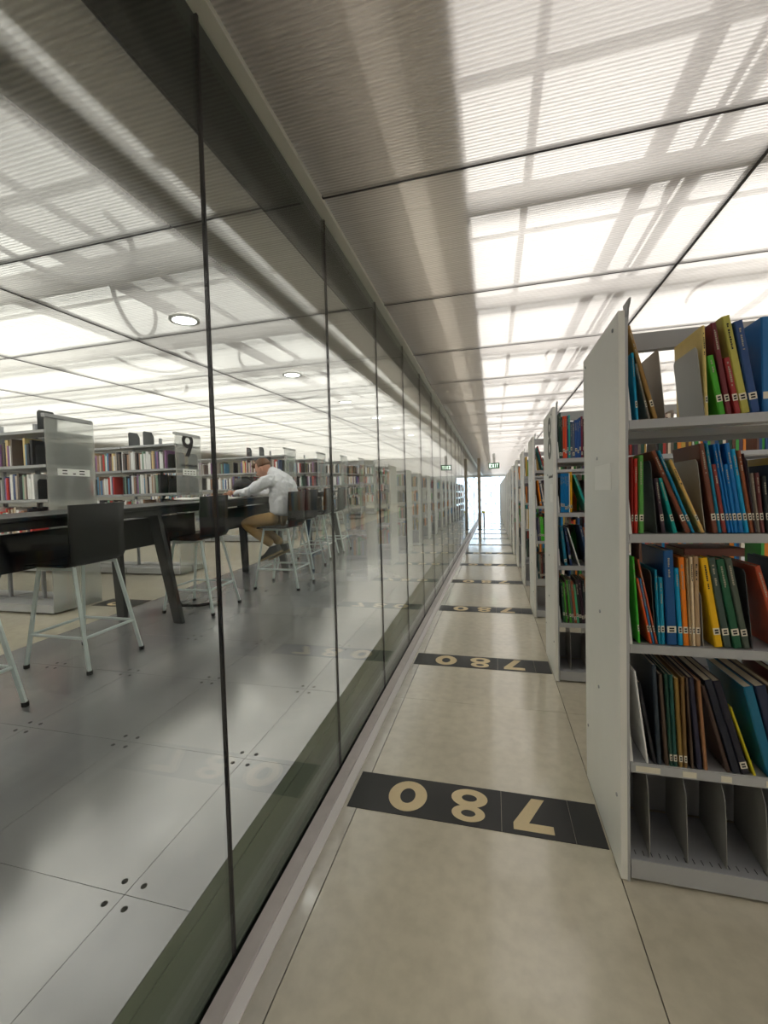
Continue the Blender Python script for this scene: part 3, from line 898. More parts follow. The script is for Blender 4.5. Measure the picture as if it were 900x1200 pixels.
px_shelf((
    (c5(198, 1038), c5(235, 1035), c5(58, 210), (60, 172, 50)),
    (c5(260, 1048), c5(302, 1045), c5(122, 420), (196, 72, 30)),
    (c5(305, 1042), c5(338, 1040), c5(166, 420), (48, 112, 164)),
    (c5(342, 1042), c5(378, 1040), c5(152, 230), (166, 78, 52)),
    (c5(385, 1042), c5(420, 1042), c5(346, 335), (15, 126, 156)),
    (c5(428, 1045), c5(470, 1045), c5(402, 410), (16, 130, 160)),
    (c5(490, 1060), c5(600, 1055), c5(448, 140), (15, 70, 126)),
    (c5(606, 1080), c5(652, 1080), c5(558, 320), (0, 132, 178)),
    (c5(656, 1072), c5(710, 1070), c5(604, 210), (222, 112, 20)),
    ((808.4, 752), (811.6, 752), (803.6, 655), (146, 122, 88)),
    ((811.9, 752), (815.6, 752), (808.4, 654), (206, 188, 156)),
    ((816.0, 752), (821.5, 752), (813.2, 653.5), (160, 136, 104)),
    (c6(245, 1062), c6(325, 1060), c6(90, 218), (212, 166, 10)),
    (c6(335, 1062), c6(412, 1060), c6(168, 215), (58, 74, 68)),
    (c6(432, 1065), c6(518, 1065), c6(248, 232), (20, 78, 52)),
    (c6(530, 1075), c6(600, 1078), c6(340, 222), (66, 76, 66)),
    (c6(900, 1062), c6(960, 1060), c6(640, 300), (168, 74, 46)),
    (c6(990, 1062), c6(1060, 1060), c6(960, 260), (40, 60, 90))), z, YS, W3)
px_bookend(c5(374, 1035), c5(326, 345), z, YS, True, label='dark steel bookend behind the rust book on the third shelf')
px_bookend(c6(127, 1055), c6(100, 560), z, YS, label='slim grey bookend between cream and yellow books on the third shelf')
px_bookend(c6(626, 1085), c6(544, 330), z, YS, True, label='dark steel bookend beside dark green books on the third shelf')
W4 = 'lowest filled shelf of notice bookcase'
c7 = C(725, 760, 5.143)
z = SHZ[3]; YF = BAY0 + 0.006
px_shelf((
    (c7(170, 700), c7(190, 700), c7(34, 150), (230, 230, 222)),
    (c7(196, 700), c7(215, 700), c7(98, 210), (38, 38, 42)),
    (c7(236, 700), c7(262, 700), c7(200, 105), (40, 50, 62)),
    (c7(284, 700), c7(306, 700), c7(240, 160), (76, 60, 52)),
    (c7(309, 700), c7(330, 700), c7(276, 160), (26, 62, 52)),
    (c7(333, 700), c7(358, 700), c7(302, 165), (20, 66, 62)),
    (c7(366, 700), c7(391, 700), c7(336, 185), (126, 100, 44)),
    (c7(395, 700), c7(418, 700), c7(374, 180), (110, 84, 48)),
    (c7(440, 700), c7(466, 700), c7(402, 185), (74, 58, 48)),
    (c7(472, 700), c7(505, 700), c7(417, 180), (32, 32, 54)),
    (c7(519, 700), c7(545, 700), c7(472, 200), (142, 100, 68)),
    (c7(655, 700), c7(680, 700), c7(498, 235), (64, 48, 40)),
    (c7(690, 700), c7(742, 700), c7(516, 200), (18, 20, 34)),
    (c7(746, 700), c7(800, 700), c7(568, 205), (20, 22, 38)),
    (c7(815, 700), c7(834, 700), c7(668, 365), (178, 168, 32)),
    (c7(902, 700), c7(965, 700), c7(752, 240), (10, 92, 122)),
    (c7(970, 700), c7(1040, 700), c7(822, 235), (26, 34, 60)),
    (c7(1050, 700), c7(1090, 700), c7(905, 235), (120, 92, 66)),
    (c7(1100, 700), c7(1150, 700), c7(1000, 200), (90, 30, 34))), z, YF, W4, 0.27, lambda col: dict(callz=0.02, title=False, label=(col[0] in (26, 20, 126, 110))))
# a brown volume lying flat on top of the third shelf's dark green row
gt = px_on_y(*c6(320, 225), YS)
lb = add('book', MB().box(0, 0.20, 0, 0.005, 0, 0.03).box(0, 0.20, 0, 0.15, 0, 0.003).box(0, 0.20, 0, 0.15, 0.027, 0.03).mesh('book', book_mat((120, 70, 60))), None, (gt.x - 0.10, YS + 0.05, gt.z + 0.004), (0, 0, 0.10))
add('pages', MB().box(0.004, 0.196, 0.005, 0.146, 0.003, 0.027).mesh('pages', M_PAGES), lb)
tag(lb, 'brown book lying flat on top of the dark green books, third shelf', 'book')

# rows of the second and third bookcases, listed in order as (thickness mm, height m, lean deg, colour)
def row(x, y, z, spec, where, near=True, d=0.22):
    lst = []
    for (tmm, h, ln, col) in spec:
        if col is None:
            x += tmm / 1000; continue
        t = tmm / 1000; a = math.radians(ln)
        lst.append([x, t, h, a, col])
        x += t / math.cos(a) + 0.0008
    for (x, t, h, a, col) in settle(lst, PX + 0.0475):
        book(x, y, z + 0.0034, t, h, d, col, a, near, where, callz=random.uniform(0.018, 0.06))
y2 = BAY0 + BAY + 0.022; x2 = PX + 0.042
R1 = [(20, .345, 0, (24, 62, 52)), (11, .315, 0, (40, 58, 50)), (14, .32, 0, (196, 66, 34)), (14, .32, 0, (200, 70, 36)), (10, .32, 0, (36, 62, 100)),
      (12, .325, 0, (30, 150, 138)), (13, .275, 0, (70, 82, 104)), (17, .275, 0, (76, 88, 108)), (16, .285, 0, (30, 74, 132)), (12, .285, 0, (34, 80, 138)),
      (13, .30, 0, (28, 66, 124)), (12, .31, 0, (104, 30, 52)), (14, .29, 0, (60, 50, 50)), (18, .3, 0, (150, 130, 90))]
R2 = [(10, .27, 0, (42, 42, 44))] + [(9.5, .30, 0, (8, 112, 172))] * 6 + [(6, .30, 0, (220, 214, 200)), (15, .31, 0, (200, 152, 14)), (104, 0, 0, None), (16, .30, -19, (20, 140, 132)), (7, .30, -19, (50, 60, 62)), (14, .25, -10, (90, 80, 70))]
R3 = [(36, 0, 0, None), (21, .30, -6, (16, 96, 122)), (18, 0, 0, None), (15, .29, -8, (24, 44, 88)), (46, 0, 0, None), (8, .30, -16, (226, 222, 214)), (58, 0, 0, None), (20, .31, -12, (26, 50, 84)), (16, .30, -12, (120, 66, 40)), (14, .29, -12, (190, 120, 30))]
R4 = [(24, 0, 0, None), (18, .31, -4, (34, 72, 50)), (11, .31, -4, (72, 160, 50)), (14, .33, -4, (78, 34, 54)), (16, .33, -5, (60, 140, 48)), (17, .33, -5, (70, 88, 78)), (17, .325, -5, (150, 80, 50)), (15, .30, -5, (70, 160, 120)), (20, .34, -5, (30, 30, 32)), (18, .34, -5, (52, 34, 46)), (20, .33, -4, (36, 42, 40))]
for zz, R, nm in zip(SHZ, (R1, R2, R3, R4), ('top', 'second', 'third', 'lowest filled')):
    row(x2, y2, zz, R, nm + ' shelf of number 8 bookcase')
y3 = y2 + BAY
Q1 = [(68, 0, 0, None), (16, .27, -14, (24, 110, 108)), (12, .29, -15, (150, 52, 56)), (44, 0, 0, None), (14, .26, 0, (120, 112, 108)), (14, .27, 0, (60, 60, 70))]
Q2 = [(40, 0, 0, None), (24, .30, -7, (226, 122, 22)), (14, .27, -8, (30, 66, 106)), (12, .26, -8, (206, 204, 196)), (16, .27, -6, (66, 50, 48)), (16, .28, 0, (110, 90, 70))]
Q3 = [(14, 0, 0, None), (16, .26, -3, (66, 70, 110)), (15, .27, -3, (96, 94, 92)), (18, .28, -3, (66, 176, 44)), (17, .28, -3, (58, 168, 38)), (14, .27, 0, (50, 60, 60)), (16, .27, 0, (150, 60, 50))]
Q4 = [(10, 0, 0, None), (20, .29, -2, (44, 76, 76)), (16, .28, -2, (120, 112, 100)), (15, .29, -2, (96, 40, 36)), (18, .29, 0, (54, 58, 62)), (16, .28, 0, (40, 66, 60))]
for zz, R, nm in zip(SHZ, (Q1, Q2, Q3, Q4), ('top', 'second', 'third', 'lowest filled')):
    row(x2, y3, zz, R, nm + ' shelf beyond number 8 bookcase')

# label every book
seen = {}
for (o, cn, t, h, lean, where) in BOOKS: seen.setdefault(where, []).append((o, cn, t, h, lean))
labels = {}
for where, lst in seen.items():
    for i, (o, cn, t, h, lean) in enumerate(lst):
        sz = 'thick' if t > 0.024 else 'slim' if t < 0.012 else 'short' if h < 0.24 else 'tall' if h > 0.31 else ''
        st = 'leaning' if abs(lean) > 0.06 else 'upright'
        nb = [lst[j][1] for j in (i - 1, i + 1) if 0 <= j < len(lst)]
        nbt = ('between %s and %s' % tuple(nb)) if len(nb) == 2 and nb[0] != nb[1] else ('between two %s ones' % nb[0]) if len(nb) == 2 else 'beside %s' % nb[0]
        lab = ' '.join(('%s %s book %s %s, %s' % (sz, cn, st, nbt, where)).split())
        tag(o, lab, 'book')
        labels.setdefault(lab, []).append(o)
for lab, os_ in labels.items():
    if len(os_) > 1:
        for o in os_: o['group'] = 'matching ' + lab.split(',')[0].split(' between')[0] + 's'
NEAR_BOOKS = len(BOOKS)

# ================================================================== READING ROOM
IZ = [1.82, 1.48, 1.14, 0.80, 0.46, 0.09]
def far_stack(y, label, group=None, k=0, length=5.0):
    z0 = zi(y + 0.25)
    t = thing('bookcase', label, 'bookcase', (SX, y, z0), (0, 0, 0), group)
    hh = 1.96
    p = add('end_panel', cached('fpanel', lambda: MB().box(-0.012, 0, 0, 0.52, 0.012, hh).mesh('end_panel', M_FROST)), t)
    add('panel_cap', cached('fcap', lambda: MB().box(-0.03, 0.012, -0.01, 0.50, hh - 0.02, hh + 0.015).mesh('panel_cap', M_RAIL)), t)
    nsec = 4 if k < 3 else 2
    for s in range(nsec):
        x1 = -0.02 - 0.92 * s; x0 = x1 - 0.90
        for i, z in enumerate(IZ):
            for side in (0, 1):
                ya, yb = (0.0, 0.24) if side == 0 else (0.28, 0.52)
                nm = 'shelf' if i < 5 else 'base_shelf'
                add(nm, cached(('fs', side, i == 5), lambda: MB().box(-0.90, 0, ya, yb, -0.028 if i < 5 else -0.08, 0.0).mesh('shelf', M_SHELF)), t, (x1, 0, z))
        add('post', cached('fpost', lambda: MB().box(-0.03, 0.0, 0.245, 0.275, 0, hh - 0.02).mesh('post', M_DARKSH)), t, (x1 + (0.0 if s else -0.44), 0, 0))
    return t
st_y = [3.2, 4.95, 8.1, 9.82, 11.5, 13.2, 14.9, 16.6]
stacks = []
for k, y in enumerate(st_y):
    lab = ('grey bookcase with a white paper strip on its frosted end panel' if k == 0 else
           'grey bookcase with a large black 9 on its frosted end panel' if k == 1 else
           'grey bookcase with plain end panel directly behind the seated man' if k == 2 else
           'grey bookcase with plain frosted end panel farther back in the reading room')
    stacks.append(far_stack(y, lab, 'far bookcases in the reading room' if k > 2 else None, k))
# signs on the far panels
s9 = MB().ring(0, 0.055, (0.115, 0.105), (0.05, 0.045), 0, 0.0015, 32)
s9.prism([(0.02, -0.035), (0.108, 0.005), (0.02, -0.165), (-0.062, -0.165)], 'z', 0, 0.0016)
add('numeral', s9.mesh('numeral', M_INK), stacks[1], (0.0005, 0.24, 1.82), Euler((math.pi / 2, 0, math.pi / 2)))
tl = MB()
for i in range(12):
    tl.box(0, 0.001, 0.10 + 0.028 * i, 0.122 + 0.028 * i, 1.515, 1.535 + 0.012 * (i % 3 == 1))
add('text_line', tl.mesh('text_line', M_INK), stacks[1])
pp = MB().box(0, 0.001, 0.12, 0.40, 1.385, 1.475, 0)
for i in range(4):
    for j in range(2):
        pp.box(0.001, 0.0013, 0.15 + 0.06 * i, 0.19 + 0.06 * i, 1.402 + 0.034 * j, 1.416 + 0.034 * j, 1)
tag(add('paper_notice', pp.mesh('paper_notice', [M_PAPER, M_INKG]), None, (SX + 0.0008, st_y[1], zi(st_y[1] + .25))), 'small white paper notice under the black 9', 'paper')
pp = MB().box(0, 0.001, 0.10, 0.45, 1.375, 1.445, 0)
for (a, b) in ((0.15, 0.20), (0.26, 0.29), (0.33, 0.39)):
    for j in range(2):
        if j == 0 or a != 0.26:
            pp.box(0.001, 0.0013, a, b, 1.390 + 0.030 * j, 1.402 + 0.030 * j, 1)
tag(add('paper_notice', pp.mesh('paper_notice', [M_PAPER, M_INK]), None, (SX + 0.0008, st_y[0], zi(st_y[0] + .25))), 'white paper strip with small print on a frosted panel', 'paper')

# books of the far stacks
PAL = [(226, 224, 216)] * 7 + [(176, 168, 156)] * 3 + [(96, 88, 84)] * 4 + [(54, 52, 56)] * 4 + [(150, 120, 96)] * 2 + [(180, 64, 56), (70, 88, 130), (120, 146, 130), (104, 62, 70), (196, 176, 128), (92, 132, 166), (136, 96, 138)]
def far_row(y, z, x_right, x_left, rng, make, gap=0.0):
    x = x_right
    while x > x_left:
        if rng.random() < 0.05:
            x -= rng.uniform(0.08, 0.22); continue
        t = rng.uniform(0.018, 0.036); h = rng.uniform(0.20, 0.27)
        col = rng.choice(PAL)
        make(x - t, y + rng.uniform(0.004, 0.02), z + 0.003, t * 0.96, h, rng.uniform(0.14, 0.19), col)
        x -= t
rng = random.Random(21)
STUFF = []        # boxes of the books too far off to be lifted out one by one
n_ind = [0]
def ind_book(where):
    grp = 'small books in the ' + where
    def mk(x, y, z, t, h, d, col):
        n_ind[0] += 1
        o = add('book', cached(('fb', round(t, 3), round(h, 2), col), lambda: MB().box(0, t, 0, d, 0, h).mesh('book', book_mat(col))), None, (x, y, z))
        tag(o, '%s book among the %s' % (colname(col), where), 'book', grp)
    return mk
def stuff_book(x, y, z, t, h, d, col): STUFF.append((x, y, z, t, h, d, col))
for k, y in enumerate(st_y):
    z0 = zi(y + 0.25)
    for i, zz in enumerate(IZ[:5]):
        if i == 0: continue
        if k == 0:
            if i in (1, 2): far_row(y, z0 + zz, SX - 0.20, SX - 0.62, rng, ind_book('shelf behind the panel with paper strip'))
            else: far_row(y, z0 + zz, SX - 0.14, SX - 1.8, rng, stuff_book)
        elif k == 1:
            if i in (1, 2): far_row(y, z0 + zz, SX - 0.17, SX - 1.45, rng, ind_book('shelves beside the black 9'))
            else: far_row(y, z0 + zz, SX - 0.14, SX - 1.9, rng, stuff_book)
            if i in (1, 2): far_row(y, z0 + zz, SX - 1.5, SX - 2.7, rng, stuff_book)
        elif k == 2:
            far_row(y, z0 + zz, SX - 0.14, SX - 3.4, rng, stuff_book)
        else:
            far_row(y, z0 + zz, SX - 0.05, SX - 1.7, rng, stuff_book)
        far_row(y + 0.30, z0 + zz, SX - 0.14, SX - 1.2, rng, stuff_book)
# farther bookcases of the aisle and the hidden runs of the near ones
PAL2 = [(24, 62, 52), (30, 66, 112), (150, 52, 46), (196, 120, 40), (66, 88, 78), (8, 112, 172), (90, 60, 50), (206, 198, 180), (58, 140, 60), (110, 100, 90), (70, 50, 66), (40, 42, 46), (170, 140, 60)]
def aisle_row(y, z, x0, x1, rng):
    x = x0
    while x < x1:
        if rng.random() < 0.10:
            x += rng.uniform(0.03, 0.09); continue
        t = rng.uniform(0.012, 0.028); h = rng.uniform(0.22, 0.32)
        stuff_book(x, y + rng.uniform(0, 0.012), z + 0.001, t * 0.96, h, 0.2, rng.choice(PAL2)); x += t
for k in range(1, NBAY):
    yb = BAY0 + BAY * k + 0.022
    for zz in SHZ[:4]:
        if k == 1: aisle_row(yb, zz, PX + 0.30, PX + 1.80, rng)
        elif k == 2: aisle_row(yb, zz, PX + 0.22, PX + 0.9, rng)
        else: aisle_row(yb, zz, PX + 0.05, PX + (0.5 if k < 8 else 0.25), rng)
        if k < 6: aisle_row(yb + 0.34, zz, PX + 0.05, PX + 0.6, rng)
mbs = MB(); mats = []; idx = {}
for (x, y, z, t, h, d, col) in STUFF:
    if col not in idx:
        idx[col] = len(mats); mats.append(book_mat(col))
    mbs.box(x, x + t, y, y + d, z, z + h, idx[col])
sb = add('shelved_books', mbs.mesh('shelved_books', mats))
sb['kind'] = 'stuff'
tag(sb, 'many small shelved books of mixed colours in the distant bookcases', 'books')

# bookends on the far stacks
fbe = MB().prism([(0, 0), (0.20, 0), (0.20, 0.14), (0.16, 0.20), (0.02, 0.20), (0, 0.18)], 'x', -0.001, 0.001).box(-0.10, 0, 0.02, 0.18, 0, 0.0012)
fbm = fbe.mesh('bookend', M_DKBOOKEND)
for (k, i, dx) in ((0, 1, 0.16), (0, 2, 0.16), (0, 0, 0.12), (1, 1, 0.15), (1, 2, 0.15), (1, 0, 0.80), (1, 0, 0.55), (2, 0, 0.9), (2, 0, 0.6)):
    y = st_y[k]
    tag(add('bookend', fbm, None, (SX - dx, y + 0.02, zi(y + .25) + IZ[i] + 0.0015)), 'dark grey steel bookend on a far reading room bookcase', 'bookend', 'bookends of the far bookcases')

# plates standing at the panel ends of the shelves, seen through the frosted sheets
pl = MB().prism([(0, 0), (0.20, 0), (0.20, 0.19), (0.17, 0.225), (0.03, 0.225), (0, 0.19)], 'x', -0.001, 0.001).box(-0.08, 0, 0.02, 0.18, 0, 0.0012).mesh('bookend', M_TABLE2)
for k in (0, 1, 2):
    for i in (1, 2, 3):
        for yy in (0.03, 0.30):
            y = st_y[k]
            tag(add('bookend', pl, None, (SX - 0.05, y + yy, zi(y + .25) + IZ[i] + 0.0015)), 'dark steel bookend seen through a frosted bookcase end panel', 'bookend', 'bookends behind the frosted panels')
# far floor band
t = thing('floor_band', 'short black floor band with a cream numeral beside the far bookcases', 'floor marking', (0, 3.55, zi(3.55) + 0.0005), (ALPHA, 0, 0))
add('band_tile', boxmesh('band_tile', M_MAT, -4.15, -3.63, 0, 0.26, 0, 0.002), t)
add('numeral', DG['8'], t, (-3.93, 0.13, 0.0), (0, 0, 0))

# ---- tables
TX0, TX1 = -3.52, -2.82
TT = 1.065
def table(y0, y1, legs_y, label):
    ym = (y0 + y1) / 2
    t = thing('reading_table', label, 'table', (0, ym, zi(ym)), (ALPHA, 0, 0))
    h = (y1 - y0) / 2 - 0.004
    bevel(add('tabletop', boxmesh('tabletop', M_TABLE, TX0, TX1, -h, h, TT - 0.03, TT), t), 0.006)
    add('edge_rail', boxmesh('edge_rail', M_TABLE2, TX1 - 0.06, TX1 - 0.04, -h + 0.1, h - 0.1, TT - 0.085, TT - 0.03), t)
    add('edge_rail', boxmesh('edge_rail', M_TABLE2, TX0 + 0.04, TX0 + 0.06, -h + 0.1, h - 0.1, TT - 0.085, TT - 0.03), t)
    add('modesty_panel', boxmesh('modesty_panel', M_TABLE, -3.19, -3.15, -h + 0.06, h - 0.06, 0.68, 0.94), t)
    add('cable_tray', boxmesh('cable_tray', M_TABLE2, -3.30, -3.19, -h + 0.06, h - 0.06, 0.70, 0.72), t)
    for ly in legs_y:
        q = ly - ym
        for (xt, xb) in ((-2.95, -2.755), (-3.39, -3.38)):
            w0, w1 = 0.055, 0.042
            b = MB().prism([(xb - w1, 0.004), (xb + w1, 0.004), (xt + w0, TT - 0.03), (xt - w0, TT - 0.03)], 'y', q - 0.022, q + 0.022)
            add('leg', b.mesh('leg', M_TABLE2), t)
        add('cross_beam', boxmesh('cross_beam', M_TABLE, -3.4, -2.90, q - 0.02, q + 0.02, TT - 0.11, TT - 0.03), t)
    return t
table(0.35, 4.05, (0.75, 3.2), 'long black reading table with the empty stools, ends beside the seated man')
table(4.06, 7.6, (5.25, 7.42), 'long black reading table where the man sits writing')

# ---- stools
SH = 0.72
def stool_meshes():
    # bent shell: seat curving up into the back, +x is the back side
    prof = [(-0.215, SH - 0.012), (-0.20, SH)]
    prof += [(0.10, SH - 0.006)]
    for i in range(7):
        a = math.radians(90 * i / 6)
        prof.append((0.135 + 0.055 * math.sin(a), SH + 0.049 - 0.055 * math.cos(a)))
    prof += [(0.205, SH + 0.20), (0.225, SH + 0.40)]
    th = 0.014
    outer = []
    for i, p in enumerate(prof):
        a = Vector(prof[max(0, i - 1)]); b = Vector(prof[min(len(prof) - 1, i + 1)])
        d = (b - a).normalized(); n = Vector((d.y, -d.x))
        outer.append((p[0] + n.x * th, p[1] + n.y * th))
    b = MB(); s = 0
    ny = 7
    for layer in (prof, outer):
        for i, p in enumerate(layer):
            for j in range(ny):
                v = -1 + 2 * j / (ny - 1)
                bul = 0.018 * v * v * (1 if p[1] > SH + 0.06 else 0.2)
                b.v.append((p[0] - bul, v * 0.21, p[1] + (0.006 * v * v if p[1] < SH + 0.02 else 0)))
    n = len(prof)
    def I(l, i, j): return l * n * ny + i * ny + j
    for i in range(n - 1):
        for j in range(ny - 1):
            b.f.append((I(0, i, j), I(0, i, j + 1), I(0, i + 1, j + 1), I(0, i + 1, j))); b.mi.append(0)
            b.f.append((I(1, i, j), I(1, i + 1, j), I(1, i + 1, j + 1), I(1, i, j + 1))); b.mi.append(0)
    for i in range(n - 1):
        for j in (0, ny - 1):
            b.f.append((I(0, i, j), I(0, i + 1, j), I(1, i + 1, j), I(1, i, j))); b.mi.append(0)
    for j in range(ny - 1):
        for i in (0, n - 1):
            b.f.append((I(0, i, j), I(0, i, j + 1), I(1, i, j + 1), I(1, i, j))); b.mi.append(0)
    shell = b.mesh('seat_shell', M_CHAIR, True)
    frame = MB().box(-0.16, 0.14, -0.17, -0.15, SH - 0.04, SH - 0.014).box(-0.16, 0.14, 0.15, 0.17, SH - 0.04, SH - 0.014).mesh('seat_frame', M_LEGS)
    legs, feet = [], []
    corners = []
    for sx in (-1, 1):
        for sy in (-1, 1):
            top = Vector((0.15 * sx, 0.16 * sy, SH - 0.02)); bot = Vector((0.275 * sx, 0.215 * sy, 0.012))
            legs.append(MB().tube([top, bot], 0.0145, 4).mesh('leg', M_LEGS))
            feet.append(MB().tube([bot + Vector((0, 0, -0.012)), bot + Vector((0, 0, 0.012))], 0.019, 8).mesh('foot_cap', M_RUBBER))
            corners.append(top.lerp(bot, 0.68))
    rails = []
    for a, c in ((0, 1), (2, 3), (0, 2), (1, 3)):
        rails.append(MB().tube([corners[a], corners[c]], 0.011, 6).mesh('footrest', M_LEGS))
    return shell, frame, legs, feet, rails
SM = stool_meshes()
def stool(x, y, label, rz=0.0, group=None):
    t = thing('bar_stool', label, 'stool', (x, y, zi(y) + 0.004), (ALPHA, 0, rz), group)
    add('seat_shell', SM[0], t); add('seat_frame', SM[1], t)
    for l, f in zip(SM[2], SM[3]):
        lg = add('leg', l, t); add('foot_cap', f, lg)
    for r in SM[4]: add('footrest', r, t)
    return t
stool(-2.875, 1.57, 'black bar stool with pale legs, second before the outward table leg')
stool(-2.875, 2.40, 'black bar stool with pale legs standing just before the splayed table leg')
stool(-2.845, 3.64, 'black bar stool with pale legs between the splayed table leg and seated man')
stool(-2.435, 4.60, 'black bar stool pulled out from the table with the man sitting on it')
stool(-2.70, 5.62, 'black bar stool with pale legs directly behind the seated man')
for i, y in enumerate((6.48, 7.10)):
    stool(-2.80, y, 'black bar stool at the end of the table beyond the seated man', 0.05, 'stools at the end of the table')

# ---- power cable and floor outlet
cz = zi(3.35)
pts = [(-3.0, 3.28, cz + 0.95), (-2.98, 3.36, cz + 0.75), (-3.0, 3.4, cz + 0.55), (-3.03, 3.45, cz + 0.35), (-3.03, 3.47, cz + 0.18), (-3.0, 3.52, cz + 0.06), (-2.90, 3.64, cz + 0.032), (-2.82, 3.72, cz + 0.034)]
tag(add('power_cable', MB().tube(pts, 0.016, 8).mesh('power_cable', M_RUBBER, True)), 'thick black power cable hanging from the table to the floor', 'cable')
t = thing('floor_outlet', 'small white floor outlet box at the end of the black cable', 'outlet', (-2.80, 3.76, zi(3.76) + 0.002), (ALPHA, 0, 0.3))
bevel(add('body', MB().box(-0.05, 0.05, -0.035, 0.035, 0, 0.03).mesh('body', M_HOUSING), t), 0.006)
add('socket', MB().box(0.02, 0.04, -0.012, 0.012, 0.03, 0.031).mesh('socket', M_RUBBER), t)

# ================================================================== THE SEATED MAN
DEPS = None
def eval_mesh(o, name):
    dg = bpy.context.evaluated_depsgraph_get()
    me = bpy.data.meshes.new_from_object(o.evaluated_get(dg))
    me.name = name
    bpy.data.objects.remove(o)
    return me

def skin_obj(chains, sub=2):
    """chains: lists of ((x,y,z), rx, ry); first vertex of chain may repeat an existing vertex"""
    vs, es, rs, key = [], [], [], {}
    for ch in chains:
        prev = None
        for (p, rx, ry) in ch:
            k = tuple(round(c, 4) for c in p)
            if k not in key:
                key[k] = len(vs); vs.append(p); rs.append((rx, ry))
            i = key[k]
            if prev is not None and prev != i: es.append((prev, i))
            prev = i
    me = bpy.data.meshes.new('tmp'); me.from_pydata(vs, es, [])
    o = bpy.data.objects.new('tmp', me); COL.objects.link(o)
    md = o.modifiers.new('s', 'SKIN'); md.use_smooth_shade = True
    for i, r in enumerate(rs):
        me.skin_vertices[0].data[i].radius = r
        me.skin_vertices[0].data[i].use_root = (i == 0)
    sd = o.modifiers.new('u', 'SUBSURF'); sd.levels = sub; sd.render_levels = sub
    return o

def blob(c, r, n=20, mod=None):
    b = MB(); m_ = n // 2
    for i in range(m_ + 1):
        ph = math.pi * i / m_
        for j in range(n):
            th = 2 * math.pi * j / n
            v = Vector((math.sin(ph) * math.cos(th), math.sin(ph) * math.sin(th), math.cos(ph)))
            p = Vector((v.x * r[0], v.y * r[1], v.z * r[2]))
            if mod: p = mod(v, p)
            b.v.append(tuple(p))
    for i in range(m_):
        for j in range(n):
            j2 = (j + 1) % n
            b.f.append((i * n + j, i * n + j2, (i + 1) * n + j2, (i + 1) * n + j)); b.mi.append(0)
    b.xf(c if isinstance(c, Matrix) else Matrix.Translation(Vector(c)))
    return b

def fuse(meshes, name, mat, voxel=0.008, smooth=4):
    """one continuous surface out of several overlapping ones"""
    v, f = [], []
    for me in meshes:
        s = len(v)
        v += [tuple(x.co) for x in me.vertices]
        f += [tuple(s + i for i in p.vertices) for p in me.polygons]
    me = bpy.data.meshes.new('tmp'); me.from_pydata(v, [], f); me.validate()
    o = bpy.data.objects.new('tmp', me); COL.objects.link(o)
    rm = o.modifiers.new('r', 'REMESH'); rm.mode = 'VOXEL'; rm.voxel_size = voxel; rm.use_smooth_shade = True
    if smooth:
        sm_ = o.modifiers.new('sm', 'SMOOTH'); sm_.iterations = smooth; sm_.factor = 0.5
    out = eval_mesh(o, name)
    out.materials.clear(); out.materials.append(mat)
    out.polygons.foreach_set('use_smooth', [True] * len(out.polygons))
    return out

PYC, PZ = 4.60, zi(4.6)
man = thing('person', 'man in white shirt and khaki trousers hunched over the table, writing', 'person', (-2.42, PYC, PZ + SH))
# local coordinates: x forward is negative (towards the table), z = 0 at seat height
def LP(x, y, z): return (x + 2.42, y, z - PZ - SH)
ZS = 0.05
# head, turned down towards the page
hm = Matrix.Translation(Vector(LP(-2.675, 0.0, 1.795 + ZS))) @ Euler((0, math.radians(-28), 0)).to_matrix().to_4x4()
def headmod(v, p):
    # local head frame: face towards -x, crown +z
    if v.z < -0.1:
        k = min(1, (-v.z - 0.1) / 0.9)
        p.y *= 1 - 0.38 * k
        p.x = p.x * (1 - 0.15 * k) - 0.018 * k
    if v.x < -0.6 and abs(v.y) < 0.55: p.x += 0.010
    return p
head = blob(hm, (0.098, 0.076, 0.118), 24, headmod)
nose = blob(hm @ Matrix.Translation(Vector((-0.098, 0, -0.022))), (0.024, 0.014, 0.024), 10)
brow = blob(hm @ Matrix.Translation(Vector((-0.080, 0, 0.022))), (0.016, 0.052, 0.012), 10)
chin = blob(hm @ Matrix.Translation(Vector((-0.074, 0, -0.098))), (0.026, 0.03, 0.022), 10)
lips = blob(hm @ Matrix.Translation(Vector((-0.093, 0, -0.066))), (0.012, 0.022, 0.010), 10)
ears = [blob(hm @ Matrix.Translation(Vector((0.012, s * 0.078, -0.012))) @ Euler((0, 0, s * 0.4)).to_matrix().to_4x4(), (0.022, 0.009, 0.034), 10) for s in (-1, 1)]
parts = [head, nose, brow, chin, lips] + ears
hmesh = [b.mesh('t', M_SKIN) for b in parts]
def limb(ch, sub=2):
    return eval_mesh(skin_obj(ch, sub), 't')
core = limb([[(LP(-2.43, 0, 1.25 + ZS), .08, .12), (LP(-2.41, 0, 1.40 + ZS), .10, .14), (LP(-2.44, 0, 1.60 + ZS), .10, .15), (LP(-2.50, 0, 1.70 + ZS), .07, .09), (LP(-2.58, 0, 1.745 + ZS), .052, .052), (LP(-2.645, 0, 1.775 + ZS), .052, .052)]])
def arm_pts(s, elbow, wrist):
    sh = LP(-2.515, s * 0.175, 1.655 + ZS)
    return sh, LP(*elbow), LP(*wrist)
near_arm = arm_pts(-1, (-2.735, -0.255, 1.51 + ZS), (-2.985, -0.175, TT + PZ + 0.062))
far_arm = arm_pts(1, (-2.74, 0.25, 1.51 + ZS), (-2.99, 0.10, TT + PZ + 0.062))
arms = [limb([[(a, .05, .05), (b, .042, .042), (c, .026, .030)]]) for a, b, c in (near_arm, far_arm)]
